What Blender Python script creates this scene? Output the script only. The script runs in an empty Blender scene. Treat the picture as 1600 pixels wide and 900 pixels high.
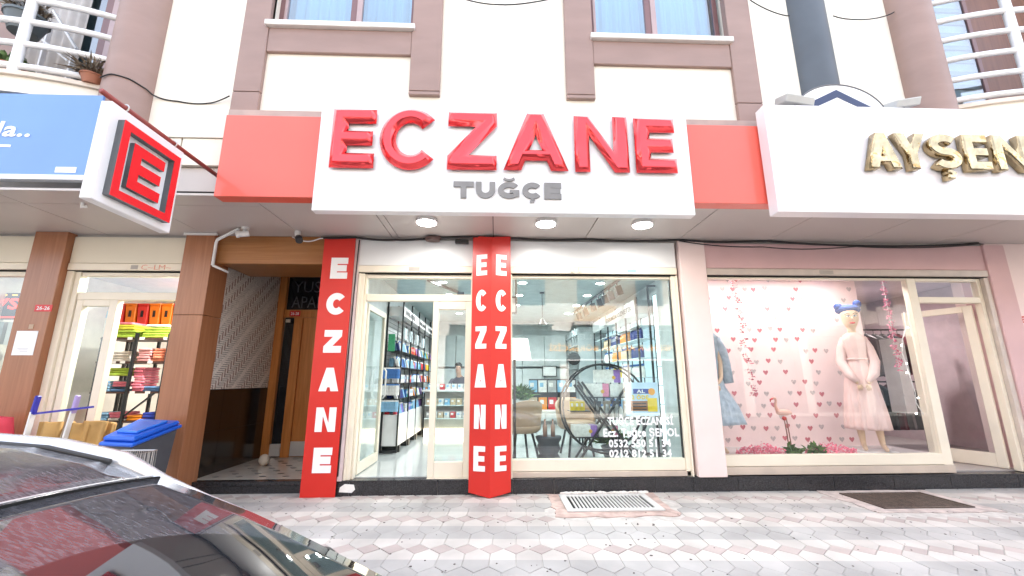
import bpy, math, random
from mathutils import Vector, Matrix
random.seed(7)
R=math.radians; pi=math.pi
S=0.85                      # survey units -> metres
sc=bpy.context.scene; COL=sc.collection
# ---------------------------------------------------------------- camera
CP,CY,CR=0.21497,0.03822,-0.00192
cam_d=bpy.data.cameras.new('camera'); cam=bpy.data.objects.new('camera',cam_d); COL.objects.link(cam); sc.camera=cam
f_=Vector((math.sin(CY)*math.cos(CP),math.cos(CY)*math.cos(CP),math.sin(CP)))
r_=Vector((math.cos(CY),-math.sin(CY),0)); u_=r_.cross(f_)
r2=math.cos(CR)*r_+math.sin(CR)*u_; u2=-math.sin(CR)*r_+math.cos(CR)*u_
M=Matrix((r2,u2,-f_)).transposed().to_4x4(); M.translation=Vector((0,-6.1239,1.5))*S
cam.matrix_world=M
cam_d.sensor_width=36; cam_d.lens=36*658.13/1600; cam_d.clip_start=.02; cam_d.clip_end=500
# ---------------------------------------------------------------- light
SUN_EL,SUN_AZ=R(57),R(12)      # sun stands behind the building: this side of the street is in open shade, the far side is sunlit
w=bpy.data.worlds.new('World'); sc.world=w; w.use_nodes=True
nt=w.node_tree; bg=nt.nodes['Background']; sky=nt.nodes.new('ShaderNodeTexSky'); sky.sky_type='NISHITA'
sky.sun_disc=False; sky.sun_elevation=SUN_EL; sky.sun_rotation=SUN_AZ; sky.air_density=1.0; sky.dust_density=3.0; sky.ozone_density=1.0
hs_=nt.nodes.new('ShaderNodeHueSaturation'); hs_.inputs['Saturation'].default_value=.48; nt.links.new(sky.outputs[0],hs_.inputs['Color']); nt.links.new(hs_.outputs[0],bg.inputs[0]); bg.inputs[1].default_value=0.15
sd=bpy.data.lights.new('sun','SUN'); sd.energy=4.8; sd.angle=R(.6); sd.color=(1,.91,.80)
so=bpy.data.objects.new('sun',sd); COL.objects.link(so); so.location=(4,-10,12)
dirv=Vector((math.sin(SUN_AZ)*math.cos(SUN_EL),math.cos(SUN_AZ)*math.cos(SUN_EL),math.sin(SUN_EL)))
so.rotation_euler=dirv.to_track_quat('Z','Y').to_euler()
sc.view_settings.view_transform='Standard'; sc.view_settings.look='None'; sc.view_settings.exposure=2.68; sc.view_settings.gamma=1.0
try:
    sc.cycles.use_denoising=True; sc.cycles.max_bounces=8; sc.cycles.transparent_max_bounces=12; sc.cycles.caustics_reflective=False; sc.cycles.sample_clamp_indirect=6
except Exception: pass
# ---------------------------------------------------------------- materials
MATS={}
def mat(name,col,rough=.5,metal=0,var=.06,scale=6,bump=0,bscale=30,coat=0,emit=0,rnd=0,ecol=None,bdist=.01,detail=4,stretch=None,spec=None,world=False):
    if name in MATS: return MATS[name]
    m=bpy.data.materials.new(name); m.use_nodes=True; n=m.node_tree.nodes; l=m.node_tree.links; b=n['Principled BSDF']
    b.inputs['Roughness'].default_value=rough; b.inputs['Metallic'].default_value=metal; b.inputs['Coat Weight'].default_value=coat
    if spec is not None: b.inputs['Specular IOR Level'].default_value=spec
    tc=n.new('ShaderNodeTexCoord'); src=tc.outputs['Object']
    if world: src=n.new('ShaderNodeNewGeometry').outputs['Position']
    if stretch:
        mp=n.new('ShaderNodeMapping'); mp.inputs['Scale'].default_value=stretch; l.new(src,mp.inputs['Vector']); src=mp.outputs[0]
    nz=n.new('ShaderNodeTexNoise'); nz.inputs['Scale'].default_value=scale; nz.inputs['Detail'].default_value=detail; l.new(src,nz.inputs['Vector'])
    mr=n.new('ShaderNodeMapRange'); mr.inputs[1].default_value=.3; mr.inputs[2].default_value=.7; mr.inputs[3].default_value=1-var*1.5; mr.inputs[4].default_value=1+var
    l.new(nz.outputs['Fac'],mr.inputs[0]); fac=mr.outputs[0]
    if rnd:
        oi=n.new('ShaderNodeObjectInfo'); m2=n.new('ShaderNodeMapRange'); m2.inputs[3].default_value=1-rnd; m2.inputs[4].default_value=1+rnd
        l.new(oi.outputs['Random'],m2.inputs[0]); mu=n.new('ShaderNodeMath'); mu.operation='MULTIPLY'; l.new(fac,mu.inputs[0]); l.new(m2.outputs[0],mu.inputs[1]); fac=mu.outputs[0]
    vm=n.new('ShaderNodeVectorMath'); vm.operation='SCALE'; vm.inputs[0].default_value=col[:3]; l.new(fac,vm.inputs['Scale'])
    l.new(vm.outputs[0],b.inputs['Base Color'])
    if bump:
        n2=n.new('ShaderNodeTexNoise'); n2.inputs['Scale'].default_value=bscale; n2.inputs['Detail'].default_value=3; l.new(src,n2.inputs['Vector'])
        bp=n.new('ShaderNodeBump'); bp.inputs['Strength'].default_value=bump; bp.inputs['Distance'].default_value=bdist; l.new(n2.outputs['Fac'],bp.inputs['Height']); l.new(bp.outputs[0],b.inputs['Normal'])
    if emit:
        b.inputs['Emission Color'].default_value=(*(ecol or col),1); b.inputs['Emission Strength'].default_value=emit
    MATS[name]=m; return m
def glass(name,tint=(.93,.97,.96),refl=.07,rough=.0):
    if name in MATS: return MATS[name]
    m=bpy.data.materials.new(name); m.use_nodes=True; n=m.node_tree.nodes; l=m.node_tree.links; n.clear()
    o=n.new('ShaderNodeOutputMaterial'); mx=n.new('ShaderNodeMixShader'); t=n.new('ShaderNodeBsdfTransparent'); g=n.new('ShaderNodeBsdfGlossy')
    t.inputs[0].default_value=(*tint,1); g.inputs['Roughness'].default_value=rough; g.inputs[0].default_value=(.95,.97,1,1)
    fr=n.new('ShaderNodeFresnel'); fr.inputs[0].default_value=1.5
    nz=n.new('ShaderNodeTexNoise'); nz.inputs['Scale'].default_value=.8; bp=n.new('ShaderNodeBump'); bp.inputs['Strength'].default_value=.05; bp.inputs['Distance'].default_value=.02
    tc=n.new('ShaderNodeTexCoord'); l.new(tc.outputs['Object'],nz.inputs['Vector']); l.new(nz.outputs[0],bp.inputs['Height']); l.new(bp.outputs[0],g.inputs['Normal'])
    ad=n.new('ShaderNodeMath'); ad.operation='ADD'; ad.use_clamp=True; ad.inputs[1].default_value=refl
    l.new(fr.outputs[0],ad.inputs[0]); ge=n.new('ShaderNodeNewGeometry'); sb=n.new('ShaderNodeMath'); sb.operation='SUBTRACT'; sb.inputs[0].default_value=1; l.new(ge.outputs['Backfacing'],sb.inputs[1]); mu=n.new('ShaderNodeMath'); mu.operation='MULTIPLY'; l.new(ad.outputs[0],mu.inputs[0]); l.new(sb.outputs[0],mu.inputs[1]); l.new(mu.outputs[0],mx.inputs[0]); l.new(t.outputs[0],mx.inputs[1]); l.new(g.outputs[0],mx.inputs[2]); l.new(mx.outputs[0],o.inputs[0])
    MATS[name]=m; return m
def wood(name,c1,c2,rough=.35,axis='z'):
    if name in MATS: return MATS[name]
    m=mat(name,c1,rough); n=m.node_tree.nodes; l=m.node_tree.links; b=n['Principled BSDF']
    tc=n.new('ShaderNodeTexCoord'); mp=n.new('ShaderNodeMapping'); mp.inputs['Scale'].default_value=(14,14,.7) if axis=='z' else (.7,14,14)
    nz=n.new('ShaderNodeTexNoise'); nz.inputs['Scale'].default_value=2.2; nz.inputs['Detail'].default_value=6; nz.inputs['Distortion'].default_value=.6
    mx=n.new('ShaderNodeMix'); mx.data_type='RGBA'; mx.inputs[6].default_value=(*c1,1); mx.inputs[7].default_value=(*c2,1)
    mr=n.new('ShaderNodeMapRange'); mr.inputs[1].default_value=.35; mr.inputs[2].default_value=.68
    l.new(tc.outputs['Object'],mp.inputs['Vector']); l.new(mp.outputs[0],nz.inputs['Vector']); l.new(nz.outputs['Fac'],mr.inputs[0]); l.new(mr.outputs[0],mx.inputs[0]); l.new(mx.outputs[2],b.inputs['Base Color'])
    return m
cream_wall=mat('cream_render',(.83,.78,.68),.8,var=.02,scale=2,bump=.25,bscale=60,bdist=.003,stretch=(3,3,.5))
stone=mat('mauve_stone',(.32,.215,.185),.55,var=.06,scale=2,bump=.15,bscale=25,bdist=.004,stretch=(1,1,3))
stone_light=mat('mauve_stone_trim',(.43,.33,.29),.55,var=.08,scale=5)
marble=mat('white_marble',(.82,.8,.76),.35,var=.05)
acp=mat('soffit_panel',(.54,.49,.46),.36,var=.03,scale=1)
dark_gap=mat('dark_gap',(.02,.018,.016),.9,var=.02)
signwhite=mat('sign_white',(.84,.84,.85),.3,var=.01)
redp=mat('red_panel',(.78,.125,.085),.32,var=.03,scale=1.3,coat=.3)
redbanner=mat('red_vinyl',(.62,.020,.012),.38,var=.03,scale=2)
redchrome=mat('red_chrome',(.88,.08,.085),.06,metal=.7,var=.03,bump=.22,bscale=7,bdist=.02)
redflat=mat('red_acrylic',(.78,.01,.02),.25,var=.02,coat=.4)
greyside=mat('letter_return_grey',(.10,.11,.12),.4)
greyletter=mat('brushed_grey_letter',(.24,.235,.23),.5,var=.08,scale=10)
gold=mat('gold_mirror',(.50,.39,.23),.09,metal=1,var=.2,bump=.9,bscale=5,bdist=.04)
bluep=mat('blue_sign',(.15,.29,.60),.3,var=.05,scale=1)
whitep=mat('white_print',(.86,.87,.88),.5,var=.01)
woodp=wood('pillar_wood',(.31,.125,.058),(.38,.16,.078),.28)
woodb=wood('beam_wood',(.30,.12,.035),(.38,.165,.055),.33,'x')
wooddoor=wood('door_wood',(.46,.16,.035),(.60,.23,.06),.35)
creamf=mat('cream_aluminium',(.80,.73,.60),.35,var=.03,scale=3)
creamh=mat('cream_housing',(.74,.68,.56),.45,var=.02,scale=2)
whiteh=mat('white_housing',(.76,.77,.77),.3,var=.02,scale=2)
granite=mat('black_granite',(.034,.033,.036),.22,var=.5,scale=70,detail=8)
grout=mat('pale_grout',(.5,.48,.46),.8)
pinkw=mat('pink_render',(.66,.43,.43),.6,var=.04,scale=2)
pinkl=mat('pale_pink_render',(.84,.68,.65),.6,var=.03,scale=2)
pinkpaper=mat('pink_paper',(.84,.66,.65),.6,var=.03,scale=4)
black=mat('black_metal',(.015,.016,.018),.35)
blackp=mat('black_plastic',(.02,.02,.022),.45)
whitepl=mat('white_plastic',(.8,.8,.79),.35)
cabl=mat('cable_black',(.02,.018,.018),.6)
whitem=mat('white_metal',(.82,.82,.83),.3)
g_shop=glass('shop_glass',(.93,.98,.97),.075)
g_right=glass('shop_glass_clear',(.95,.96,.96),.0)
g_win=glass('window_glass',(.75,.88,.95),.22)
floorw=mat('glossy_floor',(.60,.63,.62),.12,var=.03,scale=2,coat=.3)
ceilm=mat('ceiling_paint',(.36,.45,.45),.7)
wallm=mat('interior_wall',(.62,.67,.67),.6)
lamp_e=mat('lit_lamp',(1,1,1),.4,emit=5,ecol=(1,.98,.95))
skin=mat('mannequin_skin',(.72,.52,.36),.4)
# ---------------------------------------------------------------- mesh helpers
WL={}
def wl(o): return WL.get(o.name,Vector((0,0,0))) if o else Vector((0,0,0))
def tag(o,label=None,cat=None,group=None,kind=None):
    if label: o['label']=label
    if cat: o['category']=cat
    if group: o['group']=group
    if kind: o['kind']=kind
    return o
def thing(name,loc,label,cat,group=None,rz=0):
    o=bpy.data.objects.new(name,None); COL.objects.link(o); o.empty_display_size=.1
    o.location=Vector(loc)*S; WL[o.name]=Vector(loc); o.rotation_euler=(0,0,rz)
    return tag(o,label,cat,group)
class MB:
    def __init__(s): s.v=[]; s.f=[]; s.m=[]
    def add(s,vs,fs,m=0):
        k=len(s.v); s.v+= [tuple(p) for p in vs]; s.f+=[tuple(i+k for i in f) for f in fs]; s.m+=[m]*len(fs); return s
    def box(s,x0,x1,y0,y1,z0,z1,m=0):
        if x1<x0:x0,x1=x1,x0
        if y1<y0:y0,y1=y1,y0
        if z1<z0:z0,z1=z1,z0
        return s.add([(x0,y0,z0),(x1,y0,z0),(x1,y1,z0),(x0,y1,z0),(x0,y0,z1),(x1,y0,z1),(x1,y1,z1),(x0,y1,z1)],
            [(0,3,2,1),(4,5,6,7),(0,1,5,4),(1,2,6,5),(2,3,7,6),(3,0,4,7)],m)
    def obox(s,c,ax,ay,az,m=0):
        c=Vector(c);ax=Vector(ax);ay=Vector(ay);az=Vector(az)
        vs=[c+ax*a+ay*b+az*d for d in(-1,1) for a,b in((-1,-1),(1,-1),(1,1),(-1,1))]
        return s.add(vs,[(0,3,2,1),(4,5,6,7),(0,1,5,4),(1,2,6,5),(2,3,7,6),(3,0,4,7)],m)
    def prism(s,poly,d,m=0):
        poly=[Vector(p) for p in poly]; d=Vector(d); n=len(poly)
        fs=[tuple(range(n)),tuple(range(2*n-1,n-1,-1))]+[(i,i+n,(i+1)%n+n,(i+1)%n) for i in range(n)]
        return s.add(poly+[p+d for p in poly],fs,m)
    def quad(s,a,b,c,d,m=0): return s.add([a,b,c,d],[(0,1,2,3)],m)
    def bar(s,p0,p1,r,m=0,r2=None,up=(0,0,1)):
        p0=Vector(p0);p1=Vector(p1); d=(p1-p0); a=d.cross(Vector(up))
        if a.length<1e-6:a=d.cross(Vector((1,0,0)))
        a=a.normalized(); b=d.cross(a).normalized(); r2=r if r2 is None else r2
        return s.obox((p0+p1)/2,a*r,b*r2,d/2,m)
    def tube(s,pts,r,n=8,m=0,closed=False,cap=True):
        pts=[Vector(p) for p in pts]; N=len(pts); k=len(s.v); pa=None
        for i,p in enumerate(pts):
            if closed: t=pts[(i+1)%N]-pts[i-1]
            else: t=pts[min(i+1,N-1)]-pts[max(i-1,0)]
            t=t.normalized()
            if pa is None:
                a=t.cross(Vector((0,0,1)))
                if a.length<.05:a=t.cross(Vector((1,0,0)))
            else: a=pa-t*pa.dot(t)
            a=a.normalized(); pa=a; b=t.cross(a); rr=r[i] if isinstance(r,(list,tuple)) else r
            for j in range(n):
                q=2*pi*j/n; s.v.append(tuple(p+(a*math.cos(q)+b*math.sin(q))*rr))
        for i in range(N if closed else N-1):
            for j in range(n):
                s.f.append((k+i*n+j,k+i*n+(j+1)%n,k+((i+1)%N)*n+(j+1)%n,k+((i+1)%N)*n+j)); s.m.append(m)
        if cap and not closed:
            s.f.append(tuple(k+j for j in range(n))[::-1]); s.m.append(m); s.f.append(tuple(k+(N-1)*n+j for j in range(n))); s.m.append(m)
        return s
    def lathe(s,prof,c,n=16,m=0,sx=1,sy=1):
        k=len(s.v); c=Vector(c)
        for r,z in prof:
            for j in range(n): q=2*pi*j/n; s.v.append((c.x+r*sx*math.cos(q),c.y+r*sy*math.sin(q),c.z+z))
        for i in range(len(prof)-1):
            for j in range(n): s.f.append((k+i*n+j,k+i*n+(j+1)%n,k+(i+1)*n+(j+1)%n,k+(i+1)*n+j)); s.m.append(m)
        s.f.append(tuple(k+j for j in range(n))[::-1]); s.m.append(m); e=k+(len(prof)-1)*n; s.f.append(tuple(e+j for j in range(n))); s.m.append(m)
        return s
    def ball(s,c,rx,ry=None,rz=None,n=10,k=7,m=0):
        ry=ry or rx; rz=rz or rx
        return s.lathe([(max(.02*rx,rx*math.sin(pi*i/k)),-rz*math.cos(pi*i/k)) for i in range(k+1)],c,n,m,1,ry/rx)
    def grid(s,fn,nu,nv,m=0,cu=False):
        k=len(s.v)
        for i in range(nu+1):
            for j in range(nv+1): s.v.append(tuple(fn(i/nu,j/nv)))
        for i in range(nu):
            for j in range(nv):
                a=k+i*(nv+1)+j; s.f.append((a,a+1,a+nv+2,a+nv+1)); s.m.append(m)
        return s
    def build(s,name,mats,parent=None,smooth=False,bevel=0,recalc=True,thick=0):
        if not isinstance(mats,(list,tuple)): mats=[mats]
        me=bpy.data.meshes.new(name); o_=wl(parent)
        me.from_pydata([((x-o_.x)*S,(y-o_.y)*S,(z-o_.z)*S) for x,y,z in s.v],[],s.f)
        for m in mats: me.materials.append(m)
        me.polygons.foreach_set('material_index',s.m)
        if recalc or bevel:
            import bmesh
            b=bmesh.new(); b.from_mesh(me); bmesh.ops.recalc_face_normals(b,faces=b.faces)
            if bevel: bmesh.ops.bevel(b,geom=[e for e in b.edges if e.is_manifold and e.calc_face_angle(0)>.5],offset=bevel*S,segments=1,affect='EDGES',clamp_overlap=True)
            b.to_mesh(me); b.free()
        if smooth: me.polygons.foreach_set('use_smooth',[True]*len(me.polygons))
        if smooth=='auto':
            me.polygons.foreach_set('use_smooth',[True]*len(me.polygons)); 
            try: me.set_sharp_from_angle(angle=R(35))
            except Exception: pass
        o=bpy.data.objects.new(name,me); COL.objects.link(o)
        if thick:
            md=o.modifiers.new('t','SOLIDIFY'); md.thickness=thick*S
        if parent: o.parent=parent; WL[o.name]=o_
        return o
def copy_tree(o,loc=None,label=None,rz=None,parent=None):
    c=o.copy(); COL.objects.link(c); WL[c.name]=Vector(loc) if loc is not None else wl(o)
    if parent is not None: c.parent=parent
    if loc is not None: c.location=Vector(loc)*S
    if label: c['label']=label
    if rz is not None: c.rotation_euler=(0,0,rz)
    for ch in [x for x in o.children]: copy_tree(ch,parent=c)
    return c
def struct(o): o['kind']='structure'; return o
# --- glyphs
def arcp(cx,cy,rx,ry,a0,a1,n): return [(cx+rx*math.cos(R(a0+(a1-a0)*i/n)),cy+ry*math.sin(R(a0+(a1-a0)*i/n))) for i in range(n+1)]
def stroke(path,t):
    L=[];Rr=[]
    for i,p in enumerate(path):
        a=Vector(path[max(i-1,0)]); b=Vector(path[min(i+1,len(path)-1)]); d=(b-a).normalized(); n=Vector((-d.y,d.x))*t/2
        L.append((p[0]+n.x,p[1]+n.y)); Rr.append((p[0]-n.x,p[1]-n.y))
    return L+Rr[::-1]
def ced(w,h,t): return [stroke([(w*.5,0.0),(w*.5,-.05*h),(w*.62,-.10*h),(w*.58,-.17*h),(w*.40,-.17*h)],t*.38)]
def outline(ch,w,h,t):
    if ch=='E': return [[(0,0),(w,0),(w,t),(t,t),(t,(h-t)/2),(w*.94,(h-t)/2),(w*.94,(h+t)/2),(t,(h+t)/2),(t,h-t),(w,h-t),(w,h),(0,h)]]
    if ch=='Z':
        d=t*1.3; return [[(0,0),(w,0),(w,t),(d,t),(w,h-t*.95),(w,h),(0,h),(0,h-t),(w-d,h-t),(0,t*.95)]]
    if ch=='N': return [[(0,0),(t,0),(t,h*.66),(w-t,0),(w,0),(w,h),(w-t,h),(w-t,h*.34),(t,h),(0,h)]]
    if ch=='A':
        a=t*1.05; s_=t*1.1; sl=(w/2-a/2)/h; Lx=lambda y:s_+y*sl; y1=h*.17; y2=y1+t*.72; y3=(w/2-s_)/sl
        return [[(0,0),(s_,0),(Lx(y1),y1),(w-Lx(y1),y1),(w-s_,0),(w,0),(w/2+a/2,h),(w/2-a/2,h)],[(Lx(y2),y2),(w/2,y3),(w-Lx(y2),y2)]]
    if ch in 'CÇ':
        o=[arcp(w*.53,h/2,w*.53,h/2,40,320,28)+arcp(w*.53,h/2,w*.53-t,h/2-t,320,40,28)]
        return o+(ced(w,h,t) if ch=='Ç' else [])
    if ch in 'GĞ':
        o=[arcp(w*.53,h/2,w*.53,h/2,40,312,28)+[(w,h*.14),(w,h*.52),(w*.55,h*.52),(w*.55,h*.52-t*.8),(w-t,h*.52-t*.8),(w-t,h*.2)]+arcp(w*.53,h/2,w*.53-t,h/2-t,305,40,26)]
        if ch=='Ğ': o.append(stroke([(w*.28,h*1.24),(w*.38,h*1.15),(w*.52,h*1.13),(w*.66,h*1.15),(w*.76,h*1.24)],t*.42))
        return o
    if ch=='T': return [[(w/2-t/2,0),(w/2+t/2,0),(w/2+t/2,h-t),(w,h-t),(w,h),(0,h),(0,h-t),(w/2-t/2,h-t)]]
    if ch=='U': return [[(0,h)]+arcp(w/2,w*.48,w/2,w*.48,180,360,18)+[(w,h),(w-t,h)]+arcp(w/2,w*.48,w/2-t,w*.48-t,360,180,18)+[(t,h)]]
    if ch=='Y': return [[(w/2-t/2,0),(w/2+t/2,0),(w/2+t/2,h*.42),(w,h),(w-t*1.15,h),(w/2,h*.6),(t*1.15,h),(0,h),(w/2-t/2,h*.42)]]
    if ch in 'SŞ':
        Ry=(h-t)/4; hx=(w-t)/2
        p=arcp(w/2,h-t/2-Ry,hx,Ry,30,255,16)+arcp(w/2,t/2+Ry,hx,Ry,75,-150,16)
        return [stroke(p,t)]+(ced(w,h*1.15,t*1.5) if ch=='Ş' else [])
def curve_mesh(cu,nm,O,U,V,N,mats,parent,sx=1,sy=1,fit=None):
    ob=bpy.data.objects.new('tmp',cu); COL.objects.link(ob); dg=bpy.context.evaluated_depsgraph_get(); me=bpy.data.meshes.new_from_object(ob.evaluated_get(dg))
    bpy.data.objects.remove(ob); bpy.data.curves.remove(cu)
    O=Vector(O);U=Vector(U);V=Vector(V);N=Vector(N)
    if fit:
        xs=[v.co.x for v in me.vertices]; ys=[v.co.y for v in me.vertices]
        fx,fy=fit; ax,bx=min(xs),max(xs); ay,by=(min(ys),max(ys)) if fy!='cap' else (0,.729)
        if fy=='cap': sy=1.0/.729; 
        else: sy=1/(by-ay)
        sx=1/(bx-ax)
        for v in me.vertices: v.co.x=(v.co.x-ax)*sx; v.co.y=(v.co.y-ay)*sy
    o_=wl(parent)
    for v in me.vertices:
        p=O+U*v.co.x+V*v.co.y+N*v.co.z-o_; v.co=p*S
    if not isinstance(mats,(list,tuple)): mats=[mats]
    me.materials.clear()
    for m in mats: me.materials.append(m)
    me.name=nm; o=bpy.data.objects.new(nm,me); COL.objects.link(o)
    if parent: o.parent=parent; WL[o.name]=o_
    return o
def letter(ch,O,w,h,t,depth,bevel,mats,parent,U=(1,0,0),V=(0,0,1),N=(0,-1,0),name='letter'):
    cu=bpy.data.curves.new('c','CURVE'); cu.dimensions='2D'; cu.fill_mode='BOTH'
    for lp in outline(ch,w,h,t):
        sp=cu.splines.new('POLY'); sp.points.add(len(lp)-1)
        for p,q in zip(sp.points,lp): p.co=(q[0],q[1],0,1)
        sp.use_cyclic_u=True
    cu.extrude=depth/2; 
    if bevel: cu.bevel_depth=bevel; cu.offset=-bevel; cu.bevel_resolution=0; cu.extrude=max(.001,(depth-2*bevel)/2)
    o=curve_mesh(cu,name,Vector(O)+Vector(N)*depth/2,U,V,N,mats,parent)
    if len(mats)>1 if isinstance(mats,(list,tuple)) else False:
        nn=Vector(N).normalized()
        for p in o.data.polygons: p.material_index=0 if p.normal.dot(nn)>.9 else 1
    return o
def text(name,body,O,U,V,mats,parent=None,bold=0,depth=.004,fit=(1,'box'),N=None):
    """built-in font text fitted into the parallelogram O,U,V (survey units)"""
    cu=bpy.data.curves.new('t','FONT'); cu.body=body; cu.size=1; cu.offset=bold; cu.space_character=1.0+bold*2.2; cu.extrude=.5; cu.resolution_u=2
    U=Vector(U);V=Vector(V); N=Vector(N) if N else U.cross(V).normalized()
    return curve_mesh(cu,name,Vector(O)+N*depth/2,U,V,N*depth,mats,parent,fit=fit)
def skinbody(name,pts,edges,mats,parent,sub=2,root=0):
    me=bpy.data.meshes.new(name); o_=wl(parent); me.from_pydata([(Vector(p[:3])-o_)*S for p in pts],edges,[])
    ob=bpy.data.objects.new('tmp',me); COL.objects.link(ob); md=ob.modifiers.new('s','SKIN'); md.branch_smoothing=.5
    for i,p in enumerate(pts):
        sv=me.skin_vertices[0].data[i]; r=p[3]; sv.radius=((r[0]*S,r[1]*S) if isinstance(r,tuple) else (r*S,r*S)); sv.use_root=(i==root)
    ss=ob.modifiers.new('u','SUBSURF'); ss.levels=sub; ss.render_levels=sub
    dg=bpy.context.evaluated_depsgraph_get(); m2=bpy.data.meshes.new_from_object(ob.evaluated_get(dg)); bpy.data.objects.remove(ob)
    m2.materials.clear()
    for m in (mats if isinstance(mats,(list,tuple)) else [mats]): m2.materials.append(m)
    m2.polygons.foreach_set('use_smooth',[True]*len(m2.polygons)); m2.name=name
    o=bpy.data.objects.new(name,m2); COL.objects.link(o)
    if parent: o.parent=parent; WL[o.name]=o_
    return o
# ================================================================ GROUND AND PAVEMENT
asph=mat('asphalt',(.06,.06,.062),.85,var=.2,scale=40,bump=.4,bscale=120,bdist=.003)
bed=mat('paver_joint',(.52,.49,.46),.85,var=.15,scale=12)
curb=mat('kerb_concrete',(.42,.42,.4),.8,var=.1,scale=9,bump=.2)
struct(MB().add([(-60,-60,-.16),(60,-60,-.16),(60,40,-.16),(-60,40,-.16)],[(0,1,2,3)]).build('ground',asph))
struct(MB().box(-40,40,-12.9,-4.0,-.156,-.13).build('road',asph))
pave=struct(MB().box(-14,14,-3.85,1.0,-.15,-.008).build('pavement',bed))
struct(MB().box(-14,14,-4.0,-3.85,-.15,.0).build('kerb',curb,bevel=.01))
struct(MB().box(-40,40,-16,-12.9,-.15,.0).build('far_pavement',curb))
pv_c=mat('paver_cream',(.52,.485,.45),.75,var=.13,scale=1.9,detail=9,world=True,bump=.25,bscale=70,rnd=.09,bdist=.003)
pv_g=mat('paver_grey',(.395,.38,.365),.75,var=.13,scale=1.9,detail=9,world=True,bump=.25,bscale=70,rnd=.08,bdist=.003)
pv_p=mat('paver_pink',(.44,.37,.345),.75,var=.13,scale=1.9,detail=9,world=True,bump=.25,bscale=70,rnd=.08,bdist=.003)
PW=.2245; PH=.483; PER=2*PH-PW/2; ROT=-.05
ca,sa=math.cos(ROT),math.sin(ROT)
def hexm(w_,h_,c):
    g=.0026; w2=w_/2-g; t=h_/2-g; sd_=h_/2-w_/2-g*.3; ch=.005; z=.02
    out=[(0,-t),(w2,-sd_),(w2,0),(w2,sd_),(0,t),(-w2,sd_),(-w2,0),(-w2,-sd_)]
    ins=[(x*(1-ch/w2),y*(1-ch/t)) for x,y in out]
    vs=[(x,y,-z) for x,y in out]+[(x,y,-.003) for x,y in out]+[(x,y,0) for x,y in ins]
    fs=[];ms=[]
    for i in range(8):
        j=(i+1)%8; mm=0 if i in(2,3,4,5) else 1
        fs+= [(i,j,j+8,i+8),(i+8,j+8,j+16,i+16)]; ms+=[mm,mm]
    fs+=[(18,19,20,21,22),(16,17,18,22,23)]; ms+=[0,1]
    return vs,fs,ms
def diam(w_):
    g=.004; a=w_/2-g; out=[(0,-a),(a,0),(0,a),(-a,0)]; ins=[(x*.95,y*.95) for x,y in out]
    vs=[(x,y,-.02) for x,y in out]+[(x,y,-.003) for x,y in out]+[(x,y,0) for x,y in ins]
    fs=[]
    for i in range(4): j=(i+1)%4; fs+=[(i,j,j+4,i+4),(i+4,j+4,j+8,i+8)]
    return vs,fs+[(8,9,10,11)],[0]*9
def smesh(nm,dat,mats):
    me=bpy.data.meshes.new(nm); me.from_pydata([(x*S,y*S,z*S) for x,y,z in dat[0]],[],dat[1]); me.polygons.foreach_set('material_index',dat[2])
    for m in mats: me.materials.append(m)
    return me
HD=hexm(PW,PH,0); DD=diam(PW)
hexme=smesh('paver',HD,[pv_c,pv_g]); dme=smesh('diamond_paver',DD,[pv_p])
hexs=[];dias=[]
GR=[(.70,2.12,-1.02,.02),(4.42,5.92,-1.0,.02)]     # beds of the two floor gratings: no pavers there
def toW(x,y): return (ca*x-sa*y,sa*x+ca*y)
for n in range(-3,5):
    y0=-1.89+PER*n; off=(PW/2 if n%2 else 0)
    for k in range(-75,75):
        x=.287+off+k*PW
        for typ,xx,yy,flip in (('d',x,y0,0),('h',x+PW/2,y0-PH/2,0),('h',x+PW/2,y0+PH/2,1)):
            X_,Y_=toW(xx,yy+.02)
            lim=.0 if typ=='h' else .02
            if Y_>(-.14 if typ=='h' else -.05) and not (X_<-2.6 and Y_<.1 and X_>-4.4): 
                if Y_>.18: continue
            if Y_<-3.66 or abs(X_)>13.5: continue
            if any(a-.06<X_<b+.06 and c-.1<Y_<d+.3 for a,b,c,d in GR): continue
            dist=math.hypot(X_,Y_+6.12); vis=(abs(X_-.04*(Y_+6.12))<(Y_+6.12)*1.27+.2) and Y_>-2.9 and not (X_<-1 and Y_<-1.2+ (X_+1)*-.0 and X_< -1.6)
            (dias if typ=='d' else hexs).append((0 if vis else 1,dist,X_,Y_,flip))
def lay(lst,me,nm,mats,dat):
    lst.sort(); rnd=random.Random(3)
    for v_,d_,x,y,fl in lst[:300]:
        o=bpy.data.objects.new(nm,me); COL.objects.link(o); o.parent=pave
        o.location=(x*S,y*S,rnd.uniform(-.0015,.0015)); o.rotation_euler=(rnd.uniform(-.004,.004),rnd.uniform(-.004,.004),ROT+(pi if fl else 0))
    mb=MB()
    for v_,d_,x,y,fl in lst[300:]:
        a=ROT+(pi if fl else 0); c,s_=math.cos(a),math.sin(a); k=len(mb.v)
        mb.v+=[(x+c*p-s_*q,y+s_*p+c*q,z) for p,q,z in dat[0]]; mb.f+=[tuple(i+k for i in f) for f in dat[1]]; mb.m+=dat[2]
    if mb.v: tag(mb.build(nm,mats,pave,recalc=False),kind='stuff')
# flip=0 rows sit nearer the street than their diamond row: cream half must face +y
lay(hexs,hexme,'paver',[pv_c,pv_g],HD); lay(dias,dme,'diamond_paver',[pv_p],DD)
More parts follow.
